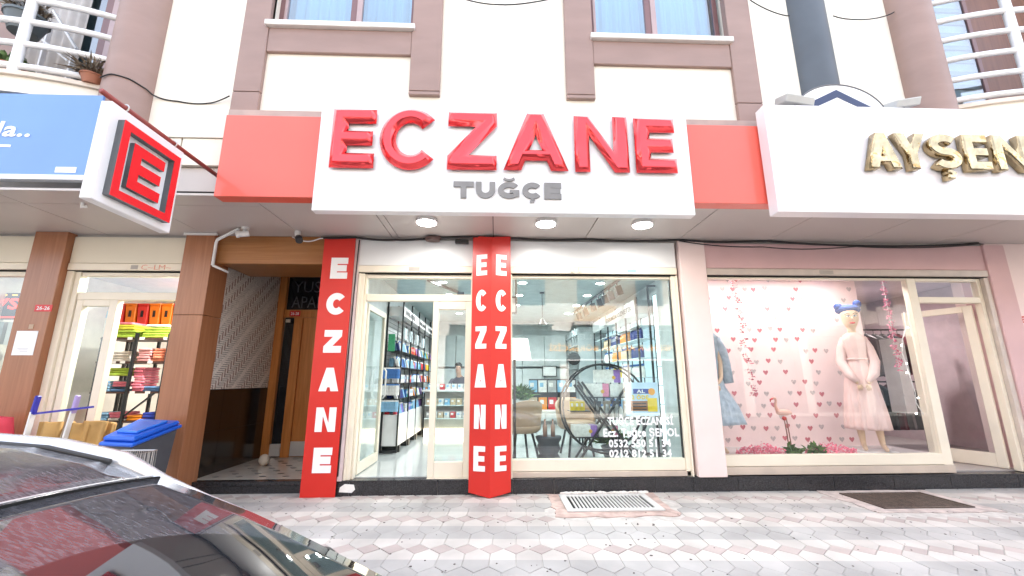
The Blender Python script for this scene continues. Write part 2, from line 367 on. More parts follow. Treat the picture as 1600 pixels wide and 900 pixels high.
# mortar beds round gratings
mort=mat('pink_mortar',(.52,.385,.34),.85,var=.2,scale=9,bump=.4,bscale=40)
mortg=mat('grey_mortar',(.52,.44,.41),.85,var=.2,scale=9,bump=.4,bscale=40)
def skirt(mb,x0,x1,y0,y1,z,seed):
    r=random.Random(seed); pts=[]
    for i in range(40):
        t=i/40*4; s_=int(t); q=t-s_
        p=[(x0+(x1-x0)*q,y0),(x1,y0+(y1-y0)*q),(x1-(x1-x0)*q,y1),(x0,y1-(y1-y0)*q)][s_]
        pts.append((p[0]+r.uniform(-.03,.03),min(-.012,p[1]+r.uniform(-.03,.03)),z))
    mb.prism(pts,(0,0,-.03))
mb=MB(); skirt(mb,.70,2.12,-1.0,-.03,.003,1); struct(mb.build('mortar_patch',mort))
mb=MB(); skirt(mb,4.42,5.9,-1.02,-.03,.003,5); struct(mb.build('mortar_patch',mortg))
def grating(x0,x1,y0,y1,n,mt,lab,fr,z=.012):
    t=thing('floor_grating',((x0+x1)/2,(y0+y1)/2,0),lab,'grating','floor gratings in front of the shops')
    m=MB(); 
    m.box(x0,x1,y0,y0+fr,.004,z+.01);m.box(x0,x1,y1-fr,y1,.004,z+.01);m.box(x0,x0+fr,y0+fr,y1-fr,.004,z+.01);m.box(x1-fr,x1,y0+fr,y1-fr,.004,z+.01)
    m.build('grating_frame',mt,t,bevel=.003)
    MB().box(x0+fr,x1-fr,y0+fr,y1-fr,.0035,.006).build('pit_shade',dark_gap,t)  # thin black sheet, its colour stands for the shade below the bars
    for i in range(1,n):
        x=x0+fr+(x1-x0-2*fr)*i/n
        MB().box(x-.011,x+.011,y0+fr,y1-fr,.007,z+.006).build('bar',mt,t)
    return t
gw=mat('painted_white_steel',(.62,.61,.59),.5,var=.06,scale=20); gd=mat('rusty_steel',(.10,.07,.055),.7,var=.3,scale=20)
grating(.84,1.99,-.84,-.12,21,gw,'white painted steel floor grating in the pavement below the pharmacy window',.085)
grating(4.60,5.72,-.88,-.20,26,gd,'dark rusty floor grating in the pavement below the clothes shop window',.03,.008)
# ================================================================ PLINTH OF BLACK GRANITE
plin=struct(MB().box(-2.56,14,.012,.25,-.1,.165).build('plinth',grout))
js=[-2.56,-1.94,-1.77,-.77,.24,.8,1.33,2.19,2.72,4.71,5.57,6.4,7.4,8.3,9.3,10.3]
for a,b in zip(js,js[1:]):
    if a==2.72:
        for p,q in ((2.72,3.35),(3.35,4.05),(4.05,4.71)): MB().box(p+.003,q-.003,-.003,.012,-.02,.168).build('stone_tile',granite,plin,bevel=.002)
        continue
    MB().box(a+.003,b-.003,-.003,.012,-.02,.168).build('stone_tile',granite,plin,bevel=.002)
for a,b in zip([-2.2,-.77,.8,2.2,3.9,5.5,7.4],[-.77,.8,2.2,3.9,5.5,7.4,9.3]): MB().box(a+.002,b-.002,-.006,.25,.168,.19).build('stone_slab',granite,plin,bevel=.002)
st=struct(MB().box(-4.12,-2.56,.215,2.1,-.1,.125).build('entrance_step',grout))
for a,b in ((-4.12,-3.45),(-3.45,-2.56)): MB().box(a+.003,b-.003,.20,.215,-.02,.09).build('stone_tile',granite,st,bevel=.002)
MB().box(-4.12,-2.56,.19,.32,.094,.15).build('stone_slab',granite,st,bevel=.003)
tz=mat('terrazzo_floor',(.62,.58,.50),.18,var=.06,scale=6,coat=.2)
MB().box(-4.2,-2.56,.32,2.1,.125,.15).build('floor_slab',tz,st)
mb=MB(); r=random.Random(4)
for i in range(5):
    for j in range(8):
        x=-4.0+i*.33+(j%2)*.16; y=.5+j*.2
        if x<-2.7: mb.prism([(x-.05,y,.1535),(x,y-.03,.1535),(x+.05,y,.1535),(x,y+.03,.1535)],(0,0,-.004))
mb.build('floor_inlay',black,st)
# ================================================================ THE BUILDING
bld=thing('apartment_building',(0,1,0),'cream apartment building with mauve stone window surrounds above the row of shops','building')
WF=-1.19
# cream wall with window holes: panels butted together
Wn=[(-3.06,-1.16),(1.30,3.22)]
def wallpart(x0,x1,z0,z1): MB().box(x0,x1,WF,-.95,z0,z1).build('wall',cream_wall,bld)
wallpart(-4.9,-3.2,4.50,9.2)
wallpart(-3.2,3.4,4.0,6.10); wallpart(-1.12,1.26,6.10,9.2); wallpart(3.26,6.1,6.10,9.2); wallpart(3.4,6.1,4.0,6.10); wallpart(-3.2,-3.06,6.1,9.2)
wallpart(-3.06,-1.12,8.05,9.2); wallpart(1.26,3.26,8.05,9.2)
for x0,x1 in ((-4.45,-3.95),(-3.94,-3.3)): MB().box(x0,x1-.012,WF-.015,-1.0,4.11,4.47).build('fascia_panel',cream_wall,bld)
MB().box(-4.9,-3.25,WF-.035,WF,4.48,4.52).build('ledge',cream_wall,bld)
MB().box(-4.9,7.9,-1.15,-.95,3.64,4.10).build('fascia',acp,bld)
PF=WF-.06
def pil(x0,x1,z0,z1,joints=()):
    zs=[z0]+list(joints)+[z1]
    for a,b in zip(zs,zs[1:]): MB().box(x0,x1,PF,WF+.05,a+.004,b-.004).build('pilaster',stone,bld,bevel=.006)
pil(-3.40,-3.06,4.4,9.2,(5.13,6.9)); pil(-1.16,-.76,5.14,9.2,(5.2,)); pil(.92,1.30,5.14,9.2,(5.2,)); pil(3.22,3.57,4.4,9.2,(5.13,6.87))
for x0,x1,z0,z1 in ((-3.06,-1.16,5.75,6.12),(1.30,3.22,5.69,6.06)): MB().box(x0,x1,PF+.012,WF+.05,z0,z1).build('sill_beam',stone,bld,bevel=.008)
for x0,x1,z in ((-3.10,-1.12,6.15),(1.27,3.26,6.09)): MB().box(x0,x1,PF-.05,-.93,z-.03,z+.05).build('window_sill',marble,bld,bevel=.008)
# lower trim behind the red panels
for x0,x1 in ((-3.40,-2.05),(2.3,3.57)): MB().box(x0,x1,PF-.004,WF+.05,4.3,4.86).build('stone_band',stone_light,bld)
pvc=mat('plum_window_frame',(.19,.10,.10),.35,var=.05); pvcl=mat('mauve_window_frame',(.42,.31,.31),.35,var=.05)
curt=mat('net_curtain',(.44,.63,.74),.8,var=.05,scale=3,stretch=(14,1,.3))
def window(x0,x1,z0,z1,y,mx,parent,mw=.085,curtain=True):
    m=MB(); fw=.07; y1=y+.06
    m.box(x0,x1,y,y1,z0,z0+fw);m.box(x0,x1,y,y1,z1-fw,z1);m.box(x0,x0+fw,y,y1,z0+fw,z1-fw);m.box(x1-fw,x1,y,y1,z0+fw,z1-fw)
    for q in mx: m.box(q-mw,q,y-.002,y1,z0+fw,z1-fw)
    f=m.build('window_frame',pvc,parent,bevel=.005)
    for q in mx: MB().box(q,q+mw*.9,y-.014,y1-.02,z0+.02,z1-.02).build('sash',pvcl,f,bevel=.005)
    MB().box(x0+fw,x0+fw+.04,y-.012,y1-.02,z0+.02,z1-.02).build('sash',pvcl,f,bevel=.005)
    xs=[x0+fw]+list(mx)+[x1-fw]
    for a,b in zip(xs,xs[1:]): MB().box(a+.001,b-.001,y+.02,y+.03,z0+fw,z1-fw).build('pane',g_win,f)
    if curtain:
        def cf(u,v): return Vector((x0+(x1-x0)*u,y+.22+.025*math.sin(u*70)+.01*math.sin(u*173),z0+(z1-z0)*v))
        MB().grid(cf,90,1).build('curtain',curt,parent,smooth=True,recalc=False,thick=.004)
window(-3.06,-1.16,6.19,8.03,-1.06,[-1.99],bld); window(1.30,3.22,6.13,8.03,-1.06,[2.22],bld)
MB().box(-3.06,-1.16,-.5,-.45,6,8.1).build('room_wall',wallm,bld); MB().box(1.3,3.22,-.5,-.45,6,8.1).build('room_wall',wallm,bld)
MB().box(-15,16,.36,9,3.70,12.5).build('sun_block_core',cream_wall,bld); MB().box(-15,16,-1.19,.355,9.203,12.5).build('upper_wall',cream_wall,bld); MB().box(-15,-9.6,-1.19,9,-.1,9.2).build('sun_block_end',cream_wall,bld); MB().box(10.1,16,-1.19,9,-.1,9.2).build('sun_block_end',cream_wall,bld)  # unseen mass above, behind and at both ends, added to block the sun
# round mauve columns
for cx,zb in ((-4.70,4.3),(5.93,4.55)):
    MB().lathe([(.285,zb-WF*0),(.285,9.2)],(cx,-1.19,0),40).build('round_column',stone,bld,smooth='auto')
MB().lathe([(.30,7.0),(.30,7.13)],(5.93,-1.19,0),40).build('column_band',marble,bld,smooth='auto')
# balconies
def balcony(sx,xc,xe,lab):
    t=thing('balcony',(xc+sx*1.6,-1.3,5.0),lab,'balcony','rounded balconies with white rails')
    def pt(u,bul=0):   # u 0 at column, 1 at far end
        return Vector((xc+sx*(.15+3.2*u),-1.18-.38*math.sin(min(1,u*1.05)*pi)**.75-bul,0))
    us=[i/26 for i in range(27)]
    m=MB(); 
    pl=[pt(u) for u in us]
    poly=[(p.x,p.y,4.87) for p in pl]+[(p.x,-.6,4.87) for p in (pl[-1],pl[0])]
    m.prism(poly,(0,0,.209)).build('balcony_slab',cream_wall,t,smooth='auto')
    pl=[pt(u,.045) for u in us]; m=MB(); poly=[(p.x,p.y,5.08) for p in pl]+[(p.x,-.6,5.08) for p in (pl[-1],pl[0])]
    m.prism(poly,(0,0,.055)).build('slab_lip',mat('lip_stone',(.70,.60,.50),.6),t)
    for z in (5.24,5.55,5.87,6.19,6.51,6.83):
        MB().tube([pt(u,-.03)+Vector((0,0,z)) for u in us],.04,10).build('rail',whitem,t,smooth=True)
    for u in (.30,.55,.8):
        p=pt(u,-.035); MB().tube([(p.x,p.y,5.14),(p.x,p.y,6.85)],.055,12).build('post',whitem,t,smooth='auto')
    return t,pt
bl,ptl=balcony(-1,-4.75,-8,'balcony on the left behind the blue sign, with flower pots on its white curved rails')
br,ptr=balcony(1,5.98,9,'balcony at the top right above the gold letters, with white curved rails')
# recessed wall with doors and windows on balconies
for sx,x0,x1,zz in ((-1,-9.2,-4.9,0),(1,6.1,10,0)):
    MB().box(x0,x1,.0,.2,4.2,9.2).build('wall',mat('balcony_wall',(.55,.48,.42),.7),bld)
for a,b,mx in ((-7.0,-5.0,[-6.1]),(6.35,8.0,[7.1])): window(a,b,5.3,8.6,-.42 if a>0 else -.3,mx,bld,.12,False)
MB().box(-9.0,-7.05,-.3,.0,5.2,8.8).build('wall',stone,bld); MB().box(8.05,9.5,-.3,.0,5.2,8.8).build('wall',wood('roll_wood',(.14,.055,.035),(.18,.075,.045)),bld)
# grey roller blinds / curtains folded at the balcony doors
gc=mat('grey_curtain',(.50,.47,.45),.8,var=.15,scale=3)
MB().grid(lambda u,v:Vector((-7.35+.95*u,-.36+.03*math.sin(u*40),5.3+3.2*v)),50,1).build('grey_curtain',gc,bld,smooth=True,thick=.004)
MB().box(7.12,8.04,-.33,-.31,5.35,8.6).build('blind_sheet',mat('blind_light',(.52,.49,.45),.7),bld)
for k in range(13): MB().box(7.14,8.02,-.36,-.33,5.4+k*.25,5.48+k*.25).build('blind_slat',mat('blind_grey',(.30,.27,.25),.7),bld)
# brackets / pots on the left balcony
green=mat('leaf_green',(.10,.18,.05),.6,var=.4,scale=20); dryp=mat('dry_leaf',(.17,.13,.09),.8,var=.3,scale=20)
potg=mat('dark_pot',(.10,.12,.13),.5); potw=mat('white_pot',(.75,.74,.72),.5); terra=mat('terracotta',(.35,.13,.07),.6)
def leaves(mb,c,rad,n,L,W,seed,up=.4,m=0):
    r=random.Random(seed); c=Vector(c)
    for i in range(n):
        th=r.uniform(0,2*pi); ph=r.uniform(-.2,1.3); d=Vector((math.cos(th)*math.cos(ph),math.sin(th)*math.cos(ph),math.sin(ph)+up)).normalized()
        p=c+Vector((r.uniform(-1,1)*rad,r.uniform(-1,1)*rad,r.uniform(0,.6)*rad)); l=L*r.uniform(.6,1.2); q=d.cross(Vector((r.uniform(-1,1),r.uniform(-1,1),r.uniform(-1,1)))).normalized()*W
        mid=p+d*l*.5+Vector((0,0,.02*l)); e=p+d*l-Vector((0,0,.2*l))
        mb.add([p,mid+q,e,mid-q],[(0,1,2,3)],m)
def pot(c,r_,h,mp,ml,n,L,W,lab,seed,grp=None,up=.4):
    t=thing('potted_plant',c,lab,'plant',grp)
    MB().lathe([(r_*.7,0),(r_,h*.85),(r_*1.08,h*.86),(r_*1.08,h),(r_*.95,h)],c,18).build('pot',mp,t,smooth='auto')
    mb=MB(); leaves(mb,(c[0],c[1],c[2]+h),r_*.8,n,L,W,seed,up); mb.build('foliage',ml,t,recalc=False)
    return t
pot((-6.02,-1.36,5.80),.20,.24,potg,dryp,160,.20,.012,'dark hanging pot of dry stems on the rail of the left balcony',1)
pot((-6.18,-1.30,6.10),.21,.20,potw,dryp,120,.2,.012,'white pot standing on top of the dark pot on the left balcony',2)
pot((-6.12,-1.30,5.20),.16,.14,terra,green,160,.17,.03,'terracotta pot with pale green succulent on the left balcony floor',3)
pot((-5.10,-1.30,5.13),.12,.12,terra,dryp,170,.26,.012,'small pot with wiry grey plant beside the mauve column',4,up=0)
lr=thing('laundry_rack',(-6.4,-.7,5.2),'folded white laundry rack leaning on the left balcony','laundry rack')
for a,b in (((-6.45,-.75,6.75),(-6.05,-.7,6.15)),((-6.62,-.72,6.35),(-6.12,-.7,5.95)),((-6.5,-.7,6.6),(-6.5,-.7,5.2)),((-6.08,-.7,6.1),(-6.08,-.7,5.2))): MB().bar(a,b,.03,r2=.012).build('bar',whitem,lr)
# grey flue pipe on the facade, oval sign
t=MB().tube([(4.44,-1.12,4.3),(4.44,-1.12,9.0)],.277,36).build('flue_pipe',mat('grey_pipe',(.085,.10,.12),.5,var=.1,scale=2),None,smooth='auto'); tag(t,'thick dark grey pipe running up the cream wall to the right of the windows','pipe')
ov=thing('oval_sign',(4.58,-1.45,4.8),'white oval sign with navy roof chevron peeping over the gold lettered sign','sign')
MB().prism([(4.47+.62*math.cos(q*pi/24),-1.428,4.80+.49*math.sin(q*pi/24)) for q in range(48)],(0,.025,0)).build('board',[signwhite],ov)
MB().tube([(4.47+.63*math.cos(q*pi/24),-1.425,4.80+.50*math.sin(q*pi/24)) for q in range(48)],.012,6,closed=True).build('rim',mat('dark_rim',(.12,.12,.13),.4),ov)
navy=mat('navy',(.02,.035,.10),.4)
MB().prism([(4.02,-1.434,5.00),(4.45,-1.434,5.22),(4.93,-1.434,4.95),(4.84,-1.434,4.90),(4.45,-1.434,5.11),(4.10,-1.434,4.94)],(0,.005,0)).build('chevron',navy,ov)
text('lettering','NO  NO',(4.15,-1.434,4.72),(.66,0,0),(0,0,.22),navy,ov,.02)
for x0,x1,lab in ((3.62,3.98,'left of the oval sign'),(5.05,5.38,'right of the oval sign')):
    fl=thing('floodlight',((x0+x1)/2,-1.5,4.85),'small grey floodlight standing on the sign '+lab,'floodlight','floodlights on the right sign')
    MB().obox(((x0+x1)/2,-1.5,4.97),((x1-x0)/2,0,.03 if x0>4.5 else -.03),(0,.11,.04),(0,-.02,.045)).build('housing',mat('floodlight_grey',(.5,.5,.48),.4),fl,bevel=.01)
    MB().bar(((x0+x1)/2,-1.5,4.82),((x0+x1)/2,-1.5,4.95),.02).build('bracket',black,fl)
# ================================================================ SOFFIT
sof=struct(MB().box(-9,9.5,-1.14,.1,3.64,3.68).build('soffit',dark_gap))
sx=[-9,-7.17,-5.75,-4.3,-2.9,-1.575,-1.48,-.05,1.35,2.8,4.2,5.62,6.95,8.4,9.5]
for a,b in zip(sx,sx[1:]):
    if b<=-2.8:
        MB().box(a+.006,b-.006,-1.12,.03,3.61,3.638).build('soffit_panel',acp,sof); MB().box(a+.006,b-.006,-1.50 if b<-4 else -1.42,-1.128,3.61,3.638).build('soffit_panel',acp,sof)
    else: MB().box(a+.006,b-.006,-1.42,.03,3.61,3.638).build('soffit_panel',acp,sof)
MB().box(-9,9.5,-1.42,-1.14,3.642,3.66).build('soffit_frame',dark_gap,sof)
# ================================================================ SIGNS
sg=thing('pharmacy_sign',(.1,-1.5,3.4),'large white sign with shiny red letters ECZANE and grey TUĞÇE above the pharmacy','sign')
MB().box(-2.11,2.34,-1.55,-1.43,3.39,4.82).build('board',signwhite,sg,bevel=.006)
YL=-1.55
for ch,x0,x1,z0,z1 in (('E',-1.945,-1.435,3.90,4.665),('C',-1.385,-.70,3.885,4.685),('Z',-.585,-.005,3.90,4.655),('A',.075,.845,3.905,4.66),('N',.925,1.575,3.90,4.635),('E',1.655,2.155,3.90,4.625)):
    letter(ch,(x0,YL+.005,z0),x1-x0,z1-z0,.19 if ch!='N' else .178,.095,.055 if ch!='N' else .04,redchrome,sg)
for ch,x0,x1 in (('T',-.505,-.27),('U',-.245,-.02),('Ğ',.012,.262),('Ç',.298,.52),('E',.555,.755)):
    letter(ch,(x0,YL,3.56),x1-x0,.205,.066,.022,0,greyletter,sg)
for x0,x1,lab in ((-3.30,-2.112,'red blank sign panel to the left of the white ECZANE sign'),(2.342,3.45,'red blank sign panel to the right of the white ECZANE sign')):
    t=MB().box(x0,x1,-1.43,-1.255,3.60,4.665).build('side_sign',redp,None,bevel=.004); tag(t,lab,'sign panel')
ag=thing('clothes_shop_sign',(5.5,-1.5,3.4),'pale white sign with mirror gold letters AYŞEN at the right edge','sign')
MB().box(3.30,8.6,-1.62,-1.45,3.42,4.84).build('board',mat('sign_white_warm',(.86,.83,.84),.3,var=.01),ag,bevel=.006)
for ch,x0,x1 in (('A',4.42,4.83),('Y',4.80,5.19),('Ş',5.22,5.60),('E',5.66,5.96),('N',6.03,6.48),('U',6.55,6.95),('R',7,7.3)):
    if ch=='R': continue
    if ch=='U': ch='E' 
    letter(ch,(x0,-1.62,3.95),x1-x0,.47,.115,.10,.012,gold,ag)
blg=thing('blue_shop_sign',(-6,-1.5,3.7),'blue sign board with white script lettering at the left edge','sign')
MB().box(-8.4,-4.72,-1.50,-1.432,3.80,4.84).build('board',bluep,blg)
MB().box(-8.4,-4.72,-1.515,-1.432,3.74,3.797).build('lower_trim',signwhite,blg)
text('lettering','da..',(-5.94,-1.502,4.27),(.5,0,.0),(.03,0,.20),whitep,blg,.02,N=(0,-1,0))
MB().box(-6.1,-5.62,-1.504,-1.49,4.14,4.17).build('white_stripe',whitep,blg); MB().box(-5.06,-4.83,-1.504,-1.49,3.83,3.90).build('white_stripe',whitep,blg)
# projecting E sign
eb=thing('projecting_sign',(-3.5,-2.3,3.0),'white box sign with red frame and red letter E projecting over the pavement','sign')
MB().box(-3.50,-3.40,-2.71,-1.83,2.995,3.92).build('box',signwhite,eb,bevel=.008)
EX=-3.40
def frame_(m,y0,y1,z0,z1,t,x0,x1):
    m.box(x0,x1,y0,y1,z0,z0+t);m.box(x0,x1,y0,y1,z1-t,z1);m.box(x0,x1,y0,y0+t,z0+t,z1-t);m.box(x0,x1,y1-t,y1,z0+t,z1-t)
y0,y1,z0,z1=-2.62,-1.94,3.07,3.79
m=MB(); frame_(m,y0,y1,z0,z1,.072,EX,EX+.06); m.build('frame_return',greyside,eb)
m=MB(); frame_(m,y0-.001,y1+.001,z0-.001,z1+.001,.074,EX+.06,EX+.066); m.build('red_frame',redflat,eb)
w_,h_=.37,.44; letter('E',(EX,y0+.155,z0+.145),w_,h_,.10,.045,0,[redflat,greyside],eb,U=(0,1,0),N=(1,0,0))
o=MB().tube([(-3.43,-2.79,3.955),(-3.43,-1.2,3.955)],.025,10).build('sign_bracket',mat('rust_red_pipe',(.28,.05,.04),.5),None,smooth=True); tag(o,'rust red pipe bracket holding the projecting E sign','bracket')
for y in (-2.55,-1.95): 
    o=MB().tube([(-3.43+.035*math.cos(a),y,3.955+.035*math.sin(a)) for a in [i*pi/6 for i in range(13)]],.007,6).build('clamp',mat('steel',(.6,.6,.6),.3,metal=1),eb)
# vertical banners
lb=thing('vertical_banner',(-2.32,-.06,0),'flat red banner with white ECZANE letters left of the pharmacy door','banner','red ECZANE banners')
MB().box(-2.555,-2.10,-.06,-.045,.0,3.565).build('panel',redbanner,lb)
cs=[3.262,2.732,2.194,1.668,1.135,.615]
for ch,z in zip('ECZANE',cs):
    x0,x1=(-2.425,-2.18) if ch in 'EZ' else (-2.44,-2.17)
    letter(ch,(x0,-.058,z-.315),x1-x0,.318,.094,.006,0,whitep,lb)
cb=thing('vertical_banner',(-.07,-.1,0),'V-folded red banner with ECZANE on both faces between the pharmacy door and window','banner','red ECZANE banners')
m=MB(); m.prism([(-.352,-.10,.05),(-.07,-.20,.0),(-.07,-.185,.0),(-.352,-.085,.05)],(0,0,3.56)); m.prism([(.21,-.10,.05),(.21,-.085,.05),(-.07,-.185,.0),(-.07,-.20,.0)],(0,0,3.56)); m.box(-.35,.208,-.084,-.06,.05,3.6)
m.build('panel',redbanner,cb)
cs2=[3.30,2.77,2.24,1.71,1.165,.63]
for side in (0,1):
    a=Vector((-.352,-.10,0)) if side==0 else Vector((-.07,-.20,0)); b=Vector((-.07,-.20,0)) if side==0 else Vector((.21,-.10,0))
    u=(b-a).normalized(); n=Vector((u.y,-u.x,0))
    for ch,z in zip('ECZANE',cs2):
        wd=.165; o=a+u*(((b-a).length-wd)/2); letter(ch,(o.x+n.x*.002,o.y+n.y*.002,z-.31),wd,.315,.068,.006,0,whitep,cb,U=tuple(u),N=tuple(n))
# ================================================================ PILLARS, HOUSINGS, ENTRANCE
t=thing('wood_pillar',(-6.4,0,0),'tall brown wood clad pillar carrying a white notice and a red number plate','pillar','brown wood clad pillars')
MB().box(-6.65,-6.19,-.10,.12,-.008,3.607).build('cladding',woodp,t,bevel=.004)
woodd=wood('pillar_wood_dark',(.20,.065,.022),(.27,.09,.03),.35)
p1=t
t=thing('wood_pillar',(-4.3,0,0),'brown wood clad pillar between the household shop door and the apartment entrance','pillar','brown wood clad pillars')
MB().box(-4.53,-4.12,-.10,.30,-.008,2.40).build('cladding',woodp,t,bevel=.004); MB().box(-4.53,-4.12,-.10,.30,2.405,3.607).build('cladding',woodp,t,bevel=.004)
p2=t
def plate(O,U,V,body,lab):
    t=thing('number_plate',O,lab,'number plate','red house number plates')
    O=Vector(O);U=Vector(U);V=Vector(V);N=U.cross(V).normalized()
    MB().prism([O,O+U,O+U+V,O+V],N*.006).build('plate',mat('plate_red',(.62,.02,.02),.35),t)
    text('lettering',body,O+U*.12+V*.22+N*.0065,U*.76,V*.56,whitep,t,.01,.002)
plate((-6.40,-.101,2.44),(.23,0,0),(0,0,.095),'26-26','small red house number plate high on the left brown pillar')
plate((-3.95,2.02,2.70),(.2,0,0),(0,0,.10),'26-28','small red house number plate beside the apartment name over the brown door')
plate((7.93,-.012,2.34),(.24,0,0),(0,0,.10),'18-20','small red house number plate on the pink wall at the right edge')
t=thing('paper_notice',(-6.5,-.1,1.8),'white paper notice taped to the left brown pillar','notice')
MB().box(-6.56,-6.28,-.106,-.101,1.84,2.17).build('sheet',whitep,t); 
for k in range(3): MB().box(-6.50+.02*k,-6.36,-.1075,-.106,1.93-.02*k,1.935-.02*k).build('print_line',mat('grey_print',(.5,.5,.5),.6),t)
tag(MB().box(-6.42,-6.36,-.106,-.101,2.20,2.26).build('paper_scrap',mat('beige_scrap',(.5,.36,.25),.6)),'small beige paper scrap above the white notice','paper')
# beam over the entrance
be=struct(MB().box(-4.12,-2.56,.0,.14,3.18,3.607).build('entrance_beam',woodb,bevel=.004))
struct(MB().box(-4.12,-2.56,.14,2.15,3.5,3.6).build('entrance_ceiling',wallm))
MB().box(-4.12,-2.56,.142,.9,3.20,3.24).build('beam_soffit',woodb,be)
tag(be,kind='structure')
# herringbone wall
hw=struct(MB().box(-4.30,-4.215,.30,2.05,.1,3.6).build('entrance_wall',mat('dark_mortar',(.045,.03,.025),.7)))
wt=mat('white_mosaic',(.80,.74,.69),.4,var=.12,scale=30); dk=mat('taupe_mosaic',(.38,.27,.23),.4,var=.2,scale=30)
mb=MB(); u=.031; L=4; NX=int(1.75/u); NZ=int(2.2/u)
for i in range(-4,NX):
    for j in range(-4,NZ):
        k=(i-j)%(2*L); y=.30+i*u; z=1.37+j*u
        if z>3.49: continue
        e=.0035; mm=0 if ((i+j)//3)%2 or (i*7+j*3)%5<3 else 0
        if k==0:
            y1_=min(y+L*u,2.05)
            if z>=1.369 and y1_>.32: mb.box(-4.215,-4.2,max(.30,y)+e,y1_-e,z+e,z+u-e,0)
        elif k==2*L-1:
            
            if i>=0 and z+L*u>1.39: mb.box(-4.215,-4.203,y+e,y+u-e,max(1.37,z)+e,z+L*u-e,1 if (i//2+j)%3==0 else 0)
tag(mb.build('mosaic_tile',[wt,dk],hw,recalc=False),kind='stuff')
for a,b in ((.3,.75),(.75,1.2),(1.2,1.65),(1.65,2.05)):
    for c,d in ((.15,.76),(.76,1.365)): MB().box(-4.215,-4.195,a+.002,b-.002,c+.002,d-.002).build('stone_tile',mat('dark_stone',(.018,.011,.008),.15,var=.4,scale=20),hw)
struct(MB().box(-2.56,-2.16,.02,2.2,.1,3.6).build('entrance_wall',mat('dark_wood_wall',(.06,.03,.02),.5)))
struct(MB().box(-4.3,-2.5,2.30,2.4,.1,3.6).build('entrance_wall',mat('dark_wood_wall',(.06,.03,.02),.5)))
dr=thing('apartment_door',(-3.4,2.1,.15),'brown wooden apartment entrance door with a dark glass transom lettered YUSUF APARTMANI','door')
m=MB(); m.box(-4.20,-4.06,2.02,2.14,.15,3.5); m.build('frame_post',wooddoor,dr,bevel=.005)
MB().box(-4.06,-2.56,2.04,2.14,2.68,2.83).build('transom_bar',wooddoor,dr,bevel=.005)
MB().box(-3.86,-3.70,2.03,2.14,.15,2.68).build('frame_post',wooddoor,dr,bevel=.005)
dg_=mat('dark_glass',(.012,.012,.014),.05,var=.02)
MB().box(-4.06,-3.86,2.10,2.12,.38,2.68).build('side_pane',dg_,dr)
MB().box(-4.06,-2.56,2.10,2.12,2.83,3.49).build('transom_pane',dg_,dr)
MB().box(-3.70,-2.56,2.07,2.13,.16,2.68).build('door_leaf',wooddoor,dr,bevel=.004)
MB().prism([(-3.45,2.062,.9),(-2.9,2.062,.9),(-2.9,2.062,2.35),(-3.45,2.062,2.35)],(0,.01,0)).build('door_panel',wooddoor,dr,bevel=.004)
MB().box(-3.70,-2.56,2.05,2.07,.17,.42).build('kick_plate',mat('steel_plate',(.62,.60,.57),.35,metal=.3),dr); MB().box(-4.06,-3.88,2.05,2.09,.17,.38).build('kick_plate',mat('steel_plate',(.62,.60,.57),.35,metal=.3),dr)
gl=mat('ghost_letter',(.10,.10,.11),.4)
text('lettering','YUSUF',(-3.96,2.097,3.18),(.86,0,0),(0,0,.22),gl,dr,-.01); text('lettering','APARTMANI',(-3.97,2.097,2.88),(1.38,0,0),(0,0,.22),gl,dr,-.01)
tag(MB().box(-4.0,-3.92,2.0,2.02,2.58,2.64).build('entry_sensor',mat('beige_plastic',(.6,.52,.42),.4)),'small beige box below the number plate at the apartment door','sensor')
tag(MB().ball((-3.75,1.30,.24),.085,.07,.09,12,8).build('plaster_lump',mat('pale_lump',(.6,.52,.42),.8,bump=.5,bscale=20),smooth=True),'pale stone lump lying on the terrazzo of the apartment entrance','stone')
# ---- roller shutter housings
def housing(x0,x1,mt,lab,rail=creamf,z0=3.17,y=-.0):
    t=thing('shutter_housing',((x0+x1)/2,0,3.2),lab,'shutter box','roller shutter boxes over the shop fronts')
    MB().box(x0,x1,y,.32,z0,3.57).build('cover',mt,t,bevel=.004)
    MB().box(x0,x1,y-.012,.30,3.065,z0-.006).build('bottom_rail',rail,t,bevel=.004)
    MB().box(x0,x1,y+.02,.25,3.05,3.064).build('slot_shade',dark_gap,t)  # black strip, coloured as the shade inside the shutter opening
    return t
h=housing(-2.05,-.35,whiteh,'white shutter box over the pharmacy door'); MB().box(-1.3,-1.14,-.014,-.01,3.085,3.145).build('sticker',mat('grey_sticker',(.42,.38,.34),.5),h)
h=housing(.21,2.745,whiteh,'white shutter box over the pharmacy window'); MB().box(1.98,2.12,-.014,-.01,3.085,3.14).build('sticker',mat('blue_sticker',(.25,.38,.62),.5),h)
MB().box(1.12,1.15,-.05,-.012,3.08,3.15).build('bracket',creamf,h); MB().box(1.24,1.26,-.05,-.012,3.08,3.15).build('bracket',creamf,h)
h=housing(3.20,7.70,pinkw,'pink shutter box over the clothes shop window',mat('beige_aluminium',(.58,.50,.44),.4)); MB().box(4.98,5.2,-.014,-.01,3.085,3.145).build('sticker',mat('grey_sticker',(.42,.38,.34),.5),h)
h=housing(-6.185,-4.535,creamh,'cream shutter box over the household shop door'); MB().box(-5.3,-5.2,-.014,-.01,3.08,3.14).build('sticker',mat('grey_sticker',(.42,.38,.34),.5),h)
rs=mat('red_scribble',(.75,.25,.15),.5)
text('scribble','C~LM~',(-5.15,-.013,3.075),(.42,0,0),(0,0,.07),rs,h,-.02)
h=housing(-8.6,-6.655,creamh,'cream shutter box at the left edge',z0=3.17)
